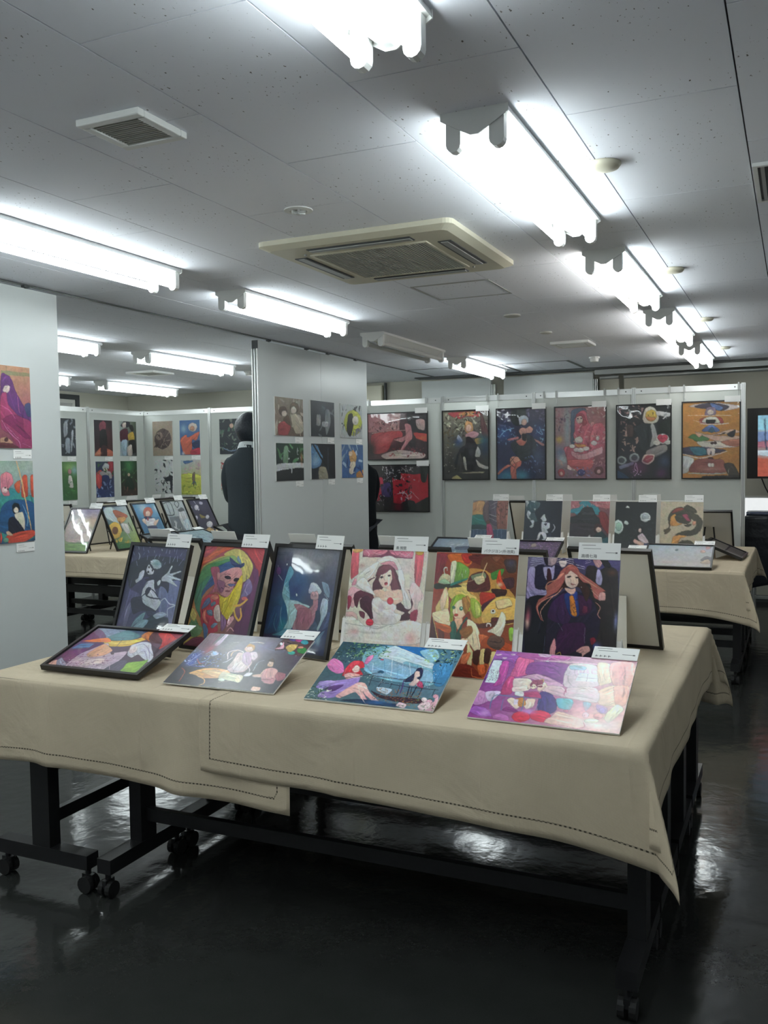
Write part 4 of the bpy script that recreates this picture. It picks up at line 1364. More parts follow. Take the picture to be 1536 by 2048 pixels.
l d8ccd0 15 496 176 645 122
l e4d8dc 18 479 265 688 316
l d0c0c4 15 486 335 696 404
n 704840 711 15 1008 509 56 0.4 91
s c04470 421 459 523 458 621 685 650 720 472 723
l d8d8e0 13 428 530 446 723
s 6c4840 510 423 496 447 459 457 420 448 402 424 416 401 453 390 492 400
p 3c5878 7 570 1000 550 1005 750 27 764
l 9ab0c8 13 7 570 1000 553
l 8aa0bc 10 73 578 90 754
l 8aa0bc 10 176 577 193 753
l 8aa0bc 10 279 576 296 751
l 8aa0bc 10 381 574 398 750
l 8aa0bc 10 737 570 753 745
l 8aa0bc 10 838 569 854 743
s c04470 423 477 550 476 650 720 472 723
@R2
g 2c3c48 1c2434 1c2838 1c2438
s 4c6870 31 12 379 29 387 116 273 221 362 395 165 396 50 223
s c8d4d8 5 -6 79 -6 115 117 41 117
s c8d4d8 154 3 302 -6 209 64
s 406068 321 134 290 212 201 244 106 213 61 135 92 57 181 24 276 56
s c8d8d8 242 152 291 151 271 204
s c0d0d4 55 275 97 187 176 239 133 310 187 361 111 345
s c0d0d4 164 379 262 378 270 465 226 518 150 501 219 448
s d8e0e4 431 342 498 272 546 254 576 324 606 392 509 393 457 359
s 2c3444 548 289 622 289 679 392 585 427 602 341
s d0d8e4 484 394 583 410 682 426 689 512 619 548 672 599 577 617 475 567 466 463
s 3c4458 537 445 609 427 589 479
s d8dce8 368 740 429 602 575 600 631 685 564 755 481 636 418 757
s c8ccdc 490 739 585 720 589 763
s b8c0d0 587 737 684 736 674 770
l c8d0dc 24 780 443 822 511 745 606
s 283048 627 634 720 598 753 700 634 719
@R3
g a87070 a05c68 2c3038 283840
s 3898a8 -39 209 276 2 581 2 758 204 669 256 381 139 203 276 105 225
s b87078 -223 4 158 3 237 105 5 158 -211 142
s c87880 464 2 997 1 984 136 706 120 586 70
n d89498 -199 1 1007 141 56 0.4 101
s 34383c 178 259 332 122 543 121 646 256 815 355 729 440 310 445 25 414 -30 312
s 484c50 316 207 573 205 600 256 296 258
s 903438 714 238 780 187 946 254 1036 571 970 605 798 440
s 3c3840 -21 431 635 424 656 709 50 719
s 4c3438 621 542 636 441 726 407 823 473 755 490 671 592
s e8c4b4 807 523 789 558 738 573 686 560 662 525 681 490 731 475 784 489
s 203c40 585 694 694 592 829 557 952 672 936 772 638 777
s 286068 817 707 974 655 982 771 845 773
s c8d0cc 489 645 534 619 540 703 493 703
@R4
g 1c2428 1c2428 283430 303438
n 343c40 35 314 1049 749 44 0.25 111
s e0e8e0 246 107 277 73 334 98 336 123
s d0dcd8 851 275 818 333 732 358 642 335 602 277 636 218 722 194 811 217
s b0bcc0 814 270 792 309 734 326 675 310 648 272 670 233 728 216 787 232
s d8e0dc 613 318 853 299 747 365
s d0e4dc 220 452 187 540 97 578 1 543 -43 455 -10 367 81 329 176 365
s a0ccb8 180 453 160 509 105 533 47 510 20 454 40 398 95 374 153 397
s d8e4e0 334 393 306 414 261 414 224 393 218 363 246 342 291 342 328 363
s 202028 562 579 578 481 665 464 715 576 674 609 626 545
s e8ccc0 650 512 641 541 616 554 589 542 576 513 586 484 611 472 638 484
s d8c4cc 564 611 671 561 762 624 833 736 725 738 590 675
s e8b8a8 459 694 501 661 591 692 725 738 750 802 617 772 506 741
s e0a898 595 756 728 802 708 835 620 820
s 3c4468 726 754 833 736 817 833 730 834
@R5
g cfc0a4 cfc0a4 c8b898 c8b898
l 4a4838 132 280 346 274 233 378 152 484 135 570 167 679 230 807 261 915 340 899 452 797 533 587 552 420 602 361 699 387 794 495 855
s 4a4838 196 396 189 250 270 152 418 103 548 134 571 183 381 232 278 314 241 427
s a04838 251 201 355 119 504 110 548 134 379 184
s e8a040 228 379 254 266 338 217 383 265 365 329 431 377 537 376 391 426 262 427
s 4a4838 340 265 486 183 634 166 785 229 724 294 685 375 559 392 387 345
s 4a4838 546 102 608 53 715 85 823 149 825 197 656 182
s 4a4838 633 150 891 261 979 372 942 499 779 589 547 600 650 535 795 469 833 373 724 294
s b84c68 509 231 615 215 683 310 726 342 642 343 576 295
s e8a080 747 342 831 341 813 405 750 406
s e8a040 277 732 314 619 441 585 632 599 486 649 406 762 301 779
s 4a4838 426 729 530 680 698 677 784 724 786 755 449 769
l 4a4838 34 219 411 210 460 137 509 119 574
s 5a5038 94 494 243 476 245 508 141 573
s 4a4838 560 408 728 390 688 438 604 439
@L1
g b0a0b0 9888b0 88a060 5c9048
s 9c8cb8 370 -25 966 -28 1038 212 546 216
b c8a080 877 282 199 128
b d8b890 716 351 298 192
s c8b0a8 39 393 347 218 1015 551 1021 751 190 765
s 78a050 177 833 959 819 965 1018 285 1032
b e8e0e0 320 355 149 192
@L2
g 5068a0 c8d8e0 3c7c3c b8c850
s c8d8dc 81 62 360 -12 539 152 613 642 723 996 479 496 57 266
s c05c38 393 111 574 102 895 239 790 304 447 286
s e0a048 447 286 756 267 766 338 468 426
s e8e0dc 525 429 753 442 728 650 557 639
l 3c3030 53 486 358 466 598
l 3c3030 59 806 410 838 622
s e8b830 440 579 267 711 40 754 -108 685 -94 546 75 415 303 369 456 437
s 7c4824 298 571 221 632 121 652 57 621 66 556 143 495 243 474 308 505
n e8c030 -229 728 635 914 117 0.5 121
s 3c7840 20 909 565 881 428 1076 -14 1041
@L3
g 3c8cc0 4c98c8 4c98b8 58a0c0
b d0e4e8 414 112 192 138
b d8e8e8 979 137 128 103
p 3078a8 -14 353 940 365 862 817 28 725
s c85c40 760 242 626 337 448 369 332 322 342 222 474 127 652 93 772 141
s f0c8b0 628 274 557 326 467 345 410 319 419 263 489 211 580 192 637 218
s 303c6c 315 333 625 349 606 461 297 444
s e8e4e8 249 423 723 392 649 577 314 595
s f0c8b0 171 400 319 371 275 518 180 475
s f0c8b0 668 465 898 420 694 561 569 554
s c04050 425 358 487 361 433 433 384 430
s 283060 296 575 649 577 630 689 295 705
@L4
g c0ccd0 c8d0d4 98a0a8 b0b8bc
l 384048 35 30 58 392 34 381 341 33 343 30 58
l 384048 28 210 46 213 333
l 384048 35 707 -12 777 88 639 179 570 80 707 -12
p 707880 93 403 545 406 575 849 12 851
s d8d8dc 640 276 875 248 919 483 837 788 629 776 545 502
s 585c64 633 237 847 188 931 270 661 296
s c8dce4 628 584 919 483 871 791 644 853
l e8ecec 70 288 565 216 713
l 303438 63 116 707 104 819
l 303438 63 411 686 371 836
l 303438 56 622 737 575 849
n d8dcdc 38 525 863 853 84 0.3 131
@L5
g 383058 403860 2c2448 483850
s e0d8e8 396 217 320 269 225 287 167 262 180 208 255 156 350 137 409 162
l e0d8e8 46 289 27 333 111
s d0c8e0 682 135 611 150 541 137 512 103 540 68 610 53 681 67 711 101
s c8c0e0 69 223 24 258 -25 270 -51 254 -38 218 7 184 56 171 82 187
s d8d0e0 135 492 79 531 11 545 -29 525 -17 484 38 444 106 430 146 450
s a08830 286 397 438 446 553 493 298 521
s d8d0e0 723 502 660 542 579 555 527 535 534 492 597 452 678 438 731 459
s e8e0e8 730 710 629 771 495 791 408 758 416 691 516 630 650 609 739 642
s c89858 44 913 468 777 683 893 640 1034 36 1013
n e8c890 -20 798 809 1034 108 0.5 141
s d0c8e0 395 279 362 302 321 310 296 299 302 275 335 252 377 243 401 255
@pa
g a09480 98907c 887060 605040
n c8bca8 0 -40 1001 987 124 0.3 151
s 604c3c 423 352 377 442 273 481 172 448 133 362 177 273 280 233 382 265
s f0dcc8 410 418 381 478 316 504 252 482 227 424 256 365 320 338 384 360
s 786450 847 236 795 338 672 383 554 346 507 249 559 149 679 103 799 138
s f0e0d0 751 307 719 378 645 409 573 383 544 314 576 244 650 213 722 238
s b04448 94 723 357 586 530 716 435 953 129 973
s d0c4ac 537 448 899 437 984 847 705 918
s 6c5440 270 587 448 450 530 716
@pb
g 283038 343c44 283038 303840
n 788088 30 -1 1011 993 126 0.15 161
s 9ca4a8 620 239 782 231 822 591 648 949 584 669
s a8a8a8 247 398 403 392 395 674 240 679
s c8ccd0 471 566 716 558 689 701 478 707
b 4c5868 513 244 210 213
@pc
g c8d0d0 c0c8c8 c8d0d0 c0c8c8
n 303438 29 -16 1013 176 116 0.4 171
n 383c40 38 242 273 765 93 0.3 172
s c8d038 983 532 848 809 545 920 257 807 146 543 269 274 563 153 862 257
s 282c28 351 314 537 272 576 613 428 954 261 765
s e8e4d8 825 457 778 560 670 604 566 563 525 462 571 359 677 314 783 354
n 8c9098 544 532 975 961 116 0.4 173
@pd
g 1c3c34 2c5c38 242c30 202428
n 5ca068 60 41 999 521 145 0.4 181
s 88b890 287 115 422 81 414 513 236 510
s d8e0e0 60 540 1019 521 1016 692 13 734
s 1c2428 13 734 1016 658 1010 966 9 987
b d08048 907 383 45 147
l d8e4e8 55 549 581 545 782
n b0bcc0 148 179 882 519 73 0.15 182
@pe
g 243840 1c242c 202830 283038
s 5890c0 29 41 487 176 369 602 13 672
b a8d0e8 166 460 147 143
s 1c2028 285 24 1000 14 978 1000 579 603 480 388
l 141820 74 80 27 579 603
s a8a088 314 673 578 660 675 995 303 990
l 3c4c60 42 699 103 682 748
@pf
g 4878b0 486ca0 3868a8 4880b8
n b8d0e8 18 15 1000 610 165 0.4 191
s e0a860 340 344 522 156 691 380 565 609 391 532
s f0d0b0 499 268 468 324 398 348 330 325 304 270 334 214 404 191 472 213
s e8d8c0 391 532 627 532 556 877 321 836
s d89040 677 840 981 765 975 1000 672 995
n 204888 24 532 987 1000 141 0.3 192
@g1
g 283038 30383c 202830 28303c
n 8894a0 279 -4 1020 961 157 0.3 201
s a8b0b8 399 165 581 84 598 388 413 505
s 98a4b0 482 542 697 539 673 922 463 847
s b0b8c0 781 347 889 345 786 845 714 845
@g2
g 4c7840 609848 2c6838 386c38
b a0c870 649 147 286 111
b 98c8d8 861 224 143 111
s c08888 718 260 688 309 623 329 560 308 537 258 567 209 632 189 695 210
s d8d0c8 563 370 707 372 796 672 546 630
n 489048 243 513 989 939 143 0.3 211
@h1
g 241c28 2c1c24 382024 502820
s a04858 284 119 484 18 638 74 629 272 313 315
b 582830 704 390 237 199
s 141418 313 315 629 272 688 751 292 751
s c86848 50 909 370 751 926 833 1001 997 46 989
s 3c2024 372 711 650 711 637 994 319 991
b e89868 206 910 158 48
@h2
g b0c0b8 506048 a8c0cc 383838
s 2c2c38 74 134 293 -13 632 41 496 167 198 172
s e8d4c8 162 72 376 26 368 169 197 193
s 5c2838 22 298 451 209 477 538 48 584
s 282828 542 125 758 100 838 243 706 287
s e0b838 486 373 793 285 869 513 520 538
s a8c8d8 90 583 434 539 367 976 153 976
s 282828 518 579 868 534 940 870 587 913
s e0d0c4 423 746 687 661 716 954 454 976
@i1
g 30405c 3c3c5c 283878 384878
s c84040 33 316 311 239 366 597 158 754 13 592
s b83848 639 43 959 3 936 402 698 360
s c0c8cc 356 160 521 42 716 82 708 201 468 239
s e8c8b8 648 240 611 281 528 298 447 281 416 239 452 198 535 182 616 199
s a8a0a0 231 278 783 281 851 482 301 397
s 283468 340 397 696 400 756 722 355 757
n 88a0d0 -14 553 1008 991 127 0.3 221
n 3c6838 28 3 959 402 111 0.2 222
@i2
g 244c30 2c5434 40302c 4c342c
b 48a058 493 142 260 207
n 588850 14 18 1021 599 156 0.3 231
s 203828 195 765 432 433 644 516 800 807
s d8b898 560 391 534 425 475 439 418 425 396 391 422 358 481 344 538 358
n 6c4838 7 765 993 993 139 0.4 232
@j1
g b09c88 ac9884 a89480 a89480
s 5c4c48 911 508 781 716 490 804 204 719 93 509 227 297 524 211 806 300
l b8a490 29 540 550 840 302
l b8a490 29 538 591 385 758
l b8a490 29 538 591 563 777
l b8a490 29 538 591 744 735
l b8a490 29 539 571 896 549
s 907c70 513 425 455 512 324 548 195 512 146 425 205 337 337 302 465 339
n 4c3c3c 129 235 879 760 101 0.3 241
@j2
g 3c70b0 4c80b8 3c5c98 5878a8
b a8d0e0 193 241 142 123
s e8d8c8 865 209 794 299 635 335 479 295 420 203 491 113 650 78 805 118
s d89878 738 240 700 288 615 307 532 286 501 237 538 189 624 170 706 191
s e06848 31 527 325 407 391 490 967 333 811 577 599 575 576 947 217 965 86 777
s c82c48 546 864 976 785 965 991 538 988
s 283860 594 657 953 579 941 784 657 782
b e8e4e4 147 943 71 49
@k1
g dce0dc dce0dc dce0dc dce0dc
n 303438 454 12 997 699 156 0.5 251
n 383c40 84 293 555 952 109 0.25 252
s 30343c 540 554 943 477 927 970 846 921 815 649 614 643
n 303438 277 634 937 994 125 0.3 253
@k2
g b8ccd8 d8c8c8 c8c840 b8bc38
s 4c78b0 132 25 632 26 414 87 199 107
n e0b8c0 114 86 991 417 130 0.3 261
s d0d448 7 412 1013 459 993 981 -22 987
s 7c6858 541 456 691 333 679 622 601 746
l 4c6c78 50 495 703 679 622 747 727
n 90a030 -22 657 1005 1002 115 0.3 262
@l1
g 2c343c 283038 283038 2c3440
n 788878 6 26 947 891 148 0.35 271
n 486c58 9 67 945 810 148 0.3 272
s d8b098 672 202 641 249 571 268 502 246 475 198 506 151 576 132 645 154
l 7c98b8 40 111 798 512 905 916 850
@l2
g d8d0c4 d8d0c4 ccd4c4 d0d0c4
n c84848 4 16 564 348 177 0.5 281
n d85040 -21 467 547 961 204 0.5 282
n 487048 -23 632 540 1002 95 0.2 283
n a04848 -7 303 553 634 109 0.3 284
@RF5
g b0c8d4 c8ccd8 c0b8b8 d0c4bc
s d89ca0 948 90 940 141 915 164 887 145 873 95 881 43 907 20 935 39
s e8b8a8 882 266 874 317 848 340 821 321 807 272 815 220 840 197 868 216
s 3c5868 475 224 471 263 455 280 437 266 428 228 432 189 447 172 465 187
s 807c80 836 605 911 474 996 550 991 715 854 686
s d0b89c 843 728 944 596 981 789 847 801
b c8b8b0 338 773 223 62
@LF1
g 607078 6c7880 506068 586870
s c05c50 500 350 620 300 700 420 600 520 480 480
b 98a4a8 300 300 200 200
l 485860 20 0 700 400 500 900 600
@LF2
g 90b0bc 98bcc8 a0c4d0 98b4c0
l 2c4458 25 300 200 350 900
l 3c5468 30 600 300 700 700
s d0e0e4 100 500 300 400 300 700 120 700
l 2c4458 15 0 300 900 350
n 486478 300 100 800 900 40 0.2 301
@LF3
g 909890 a0a498 989c90 a8a890
l 3c4440 20 100 400 900 300
l 3c4440 18 300 700 950 600
n 404840 200 200 900 900 50 0.2 302
@RF2
g 90a8bc 88a4bc 587898 6888a0
b b8c8d4 400 300 300 200
n d0dce4 0 200 999 800 70 0.35 303
s 3c5070 450 450 700 400 760 560 500 600
n 50688c 0 500 999 999 80 0.35 304
@RF3
g 4c3c58 54405c 4c3858 584068
n 9c70a8 0 0 999 999 28 0.5 305
n 6c4c88 0 0 999 999 34 0.5 306
n c8a0c8 0 100 999 999 20 0.15 307
s b0a088 480 150 540 100 580 250 500 300
@RX
g b0b0b0 585058 a8a8a8 605860
n 585860 50 50 350 950 40 0.3 308
s 544a52 350 0 999 0 999 999 350 999
l 3c3438 14 880 100 820 900
@TV
g 74b0cc 8098c0 c05840 c86848
p 7cb8cc 0 60 130 60 130 240 0 240
p 98a8d0 150 60 999 60 999 240 150 240
p 6880b0 0 260 999 240 999 420 0 420
s b0687c 0 420 999 380 999 600 0 520
l 283c58 20 60 60 80 560
l 283c58 20 200 60 200 560
l 283c58 20 340 60 340 600
l 283c58 20 480 60 480 600
l 283c58 20 620 60 620 620
l 283c58 20 780 60 780 640
s c0ccd8 0 560 999 640 999 820 500 760 0 640
p b85038 0 680 400 780 999 860 999 999 0 999
l 803828 14 120 760 120 999
l 803828 14 400 800 400 999
@RB
g d0c8bc c8c0b4 c8c0b4 d0c8bc
"""
ART = {}
for ln in ARTS.strip().split('\n'):
    if ln[0] == '@': cur_ = ln[1:]; ART[cur_] = []
    else: ART[cur_].append(ln.split())
def chaikin(p, closed=True, it=2):
    n = len(p); K = 5; u = np.linspace(0, 1, K, endpoint=False)[:, None]
    if closed: P = [np.roll(p, k, 0) for k in (1, 0, -1, -2)]
    else: e = np.vstack([p[:1], p, p[-1:]]); P = [e[k:k + n - 1] for k in range(4)]
    out = []
    for a, b, c, d in zip(*P):
        t1 = (c - a) * .38; t2 = (d - b) * .38
        out.append((2*u**3 - 3*u**2 + 1) * b + (u**3 - 2*u**2 + u) * t1 + (-2*u**3 + 3*u**2) * c + (u**3 - u**2) * t2)
    out = np.vstack(out)
    return out if closed else np.vstack([out, p[-1:]])
def fill(img, p, c, rich=None):
    H, W_ = img.shape[:2]
    x0, y0 = np.floor(p.min(0)).astype(int); x1, y1 = np.ceil(p.max(0)).astype(int) + 1
    x0 = max(x0, 0); y0 = max(y0, 0); x1 = min(x1, W_); y1 = min(y1, H)
    if x1 <= x0 or y1 <= y0: return
    X = np.arange(x0, x1)[None, :] + .5; Y = np.arange(y0, y1)[:, None] + .5
    ins = np.zeros((y1 - y0, x1 - x0), bool); q = np.roll(p, -1, 0)
    for (ax, ay), (bx, by) in zip(p, q):
        if ay == by: continue
        ins ^= ((ay > Y) != (by > Y)) & (X < (bx - ax) * (Y - ay) / (by - ay) + ax)
    if rich is None: img[y0:y1, x0:x1][ins] = c; return
    area = ins.sum()
    if area < 30: img[y0:y1, x0:x1][ins] = c; return
    # illustrated look: soft ramp, strokes along the length of the shape, thin darker contour
    sub = img[y0:y1, x0:x1]; d = p - p.mean(0); w_, v_ = np.linalg.eigh(d.T @ d); mj = v_[:, 1]; mn = v_[:, 0]; L_ = np.abs(d @ mj).max(); Wd = np.abs(d @ mn).max()
    ramp = ((X - p[:, 0].mean()) * .5 - (Y - p[:, 1].mean())) / (L_ + Wd)
    tone = 1 + .16 * ramp * np.ones_like(ins, float)
    a_ = ((X - p[:, 0].mean()) * mj[0] + (Y - p[:, 1].mean()) * mj[1]); b_ = ((X - p[:, 0].mean()) * mn[0] + (Y - p[:, 1].mean()) * mn[1])
    ns = int(min(9, area ** .5 / 9))
    for _ in range(ns):
        o_ = rich.uniform(-.85, .85) * Wd; cv = rich.uniform(-.5, .5) * Wd; ln = rich.uniform(.3, .9) * L_; ce = rich.uniform(-.4, .4) * L_; th = rich.uniform(.7, 2.2) * (1 + area ** .5 / 150)
        t_ = (a_ - ce) / ln
        tone = tone + rich.choice([-.2, -.12, .12, .2]) * (np.abs(t_) < 1) * np.clip(1.3 - np.abs(b_ - o_ - cv * t_ * t_) / th, 0, 1) * (1 - t_ * t_)
    sub[ins] = np.clip(np.asarray(c)[None, :] * tone[ins][:, None], 0, 1)
    q1 = ins.copy(); q1[1:-1, 1:-1] = ins[1:-1, 1:-1] & ~(ins[:-2, 1:-1] & ins[2:, 1:-1] & ins[1:-1, :-2] & ins[1:-1, 2:])
    k_ = ins & q1 & (np.arange(x0, x1)[None, :] > 1) & (np.arange(x0, x1)[None, :] < W_ - 2)
    sub[k_] = sub[k_] * .62
def raster(name, nx, ny, gain):
    S = 2; W_, H = nx * S, ny * S
    img = np.zeros((H, W_, 3)); img[:] = .5; sc = np.array([W_ / 1000, H / 1000])
    col = lambda h: np.array([int(h[i:i+2], 16) / 255 for i in (0, 2, 4)])
    rs = np.random.RandomState(sum(map(ord, name)))
    for t in ART[name]:
        op = t[0]
        if op == 'g':
            a, b, c, d = (col(h) for h in t[1:5]); u = np.linspace(0, 1, W_)[None, :, None]; v = np.linspace(0, 1, H)[:, None, None]
            img[:] = (a * (1 - u) + b * u) * (1 - v) + (c * (1 - u) + d * u) * v
        elif op in 'ps':
            p = np.array(t[2:], float).reshape(-1, 2)
            if op == 's': p = chaikin(p)
            fill(img, p * sc, col(t[1]), rs if op == 's' else None)
        elif op == 'l':
            p = np.array(t[3:], float).reshape(-1, 2) * sc
            if len(p) > 2: p = chaikin(p, False)
            w = max(1.6, float(t[2]) * sc[0]) / 2; d = np.gradient(p, axis=0); n = np.stack([-d[:, 1], d[:, 0]], 1); n /= np.maximum(1e-6, np.hypot(n[:, 0], n[:, 1]))[:, None]
            tp = np.sin(np.linspace(0.35, PI - 0.35, len(p)))[:, None] ** .5 * w
            fill(img, np.concatenate([p + n * tp, (p - n * tp)[::-1]]), col(t[1]))
        elif op == 'b':
            cx, cy, rx, ry = (float(q) for q in t[2:6]); X = (np.arange(W_)[None, :] / sc[0] - cx) / rx; Y = (np.arange(H)[:, None] / sc[1] - cy) / ry
            a = (np.exp(-(X * X + Y * Y) * .9) * .85)[:, :, None]; img[:] = img * (1 - a) + col(t[1]) * a
        elif op == 'n':
            x0, y0, x1, y1, s, dn, seed = (float(q) for q in t[2:9]); rg = np.random.RandomState(int(seed)); c0 = col(t[1])
            asp = sc[0] / sc[1]
            cnt = int(dn * (x1 - x0) * (y1 - y0) / (s * s * asp * 1.1) * 1.3) + 3; cnt = min(cnt, 900)
            for _ in range(cnt):
                cx = rg.uniform(x0, x1) * sc[0]; cy = rg.uniform(y0, y1) * sc[1]; r = s * sc[0] * rg.uniform(.35, .95); e = rg.uniform(.12, .5); th = rg.uniform(0, PI)
                k = np.linspace(0, 2 * PI, 7)[:-1]; P = np.stack([r * np.cos(k), r * e * np.sin(k)], 1) * rg.uniform(.5, 1.4, (6, 1)); R_ = np.array([[math.cos(th), -math.sin(th)], [math.sin(th), math.cos(th)]])
                fill(img, P @ R_.T + (cx, cy), np.clip(c0 * rg.uniform(.82, 1.15), 0, 1))
    rg = np.random.RandomState(len(name) * 7 + ord(name[-1]))
    def field(n_):      # smooth random field, n_ cells across
        a = rg.uniform(-1, 1, (max(3, int(n_ * H / W_)) + 2, n_ + 2)); u = np.linspace(0, a.shape[1] - 1.001, W_); v = np.linspace(0, a.shape[0] - 1.001, H)
        ui = u.astype(int); vi = v.astype(int); uf = (u - ui)[None, :]; vf = (v - vi)[:, None]; uf = uf * uf * (3 - 2 * uf); vf = vf * vf * (3 - 2 * vf)
        return (a[vi][:, ui] * (1 - uf) + a[vi][:, ui + 1] * uf) * (1 - vf) + (a[vi + 1][:, ui] * (1 - uf) + a[vi + 1][:, ui + 1] * uf) * vf
    if name != 'blank':
        wx = (field(14) * .5 + field(34) * .35) * W_ * .005; wy = (field(14) * .5 + field(34) * .35) * W_ * .005
        jj = np.clip(np.arange(W_)[None, :] + wx, 0, W_ - 1).astype(int); ii = np.clip(np.arange(H)[:, None] + wy, 0, H - 1).astype(int)
        img = img[ii, jj]
        br = 1 + .025 * field(9) + .035 * field(26) + .06 * field(70)
        img = np.clip(img * br[..., None] * (1 + .03 * np.stack([field(12), field(12), field(12)], -1)), 0, 1)
    img = img.reshape(ny, S, nx, S, 3).mean((1, 3))
    lin = np.where(img <= .04045, img / 12.92, ((img + .055) / 1.055) ** 2.4) * gain
    if nx < 130: g_ = lin.mean(2, keepdims=True); lin = lin * .84 + g_ * .12 + .012  # small prints greyed and lifted: glossy haze put into their colour
    return np.clip(lin, 0, .9)
def print_mesh(name, w, h, m, res, gain=0.80):
    """a sheet w x h in the local XZ plane, facing -Y, coloured point by point"""
    nx = max(12, int(w * res)); ny = max(12, int(h * res)); L = raster(name, nx, ny, gain)
    xs = np.linspace(-w / 2, w / 2, nx); zs = np.linspace(h, 0, ny)
    co = np.zeros((ny, nx, 3)); co[..., 0] = xs[None, :]; co[..., 2] = zs[:, None]
    me = bpy.data.meshes.new('print'); nf = (nx - 1) * (ny - 1); me.vertices.add(nx * ny); me.vertices.foreach_set('co', co.ravel())
    idx = np.arange(nx * ny).reshape(ny, nx); q = np.stack([idx[:-1, :-1], idx[1:, :-1], idx[1:, 1:], idx[:-1, 1:]], -1).reshape(-1)
    me.loops.add(4 * nf); me.loops.foreach_set('vertex_index', q); me.polygons.add(nf); me.polygons.foreach_set('loop_start', np.arange(0, 4 * nf, 4))
    me.update(calc_edges=True)
    a = me.color_attributes.new('Col', 'FLOAT_COLOR', 'POINT'); c4 = np.ones((ny * nx, 4), np.float32); c4[:, :3] = L.reshape(-1, 3); a.data.foreach_set('color', c4.ravel())
    me.materials.append(m)
    return me

# ---------------------------------------------------------------- boards and framed pictures
def card_lines():
    k = MB(); y = -0.0016
    for x0, x1, z, t_ in ((-0.055, -0.012, 0.044, 0.0014), (-0.05, 0.005, 0.034, 0.001), (0.02, 0.05, 0.022, 0.0012)): k.box(x0, x1, y, y + .0006, z, z + t_)
    k.box(0.05, 0.056, y, y + .0006, 0.020, 0.0245)
    return k
CARD_TXT = card_lines()
for k in range(4): CARD_TXT.box(-0.055 + .012 * k, -0.047 + .012 * k, -0.0016, -0.001, 0.009, 0.0105).box(-0.0535 + .012 * k, -0.052 + .012 * k, -0.0016, -0.001, 0.006, 0.0145)
CARD_TXT = CARD_TXT.mesh('card_print', M['ink']); CARD_TXT0 = card_lines().mesh('card_print', M['ink'])
CARD_ME = MB().box(-0.065, 0.065, -0.001, 0.001, 0, 0.053).mesh('caption_card', M['card'])
def text_mesh(s, size):
    cu = bpy.data.curves.new('name', 'FONT'); cu.body = s; cu.size = size; cu.extrude = 0.0002
    o = bpy.data.objects.new('name', cu); C.objects.link(o); dg = bpy.context.evaluated_depsgraph_get()
    me = bpy.data.meshes.new_from_object(o.evaluated_get(dg)); bpy.data.objects.remove(o); me.materials.clear(); me.materials.append(M['ink'])
    me.transform(Matrix.Rotation(PI / 2, 4, 'X')); return me
def add_card(root, x, z, y=-0.004, text=None):
    c = link('caption_card', CARD_ME, root); c.location = (x, y, z)
    link('card_print', CARD_TXT0 if text else CARD_TXT, c)
    if text: t_ = link('card_name', text_mesh(text, 0.0125), c); t_.location = (-0.056, -0.0018, 0.006)
    return c
def frame_mesh(w, h, fw, y0, y1):
    k = MB(); k.box(-w / 2, w / 2, y0, y1, 0, fw); k.box(-w / 2, w / 2, y0, y1, h - fw, h)
    k.box(-w / 2, -w / 2 + fw, y0, y1, fw, h - fw); k.box(w / 2 - fw, w / 2, y0, y1, fw, h - fw); return k
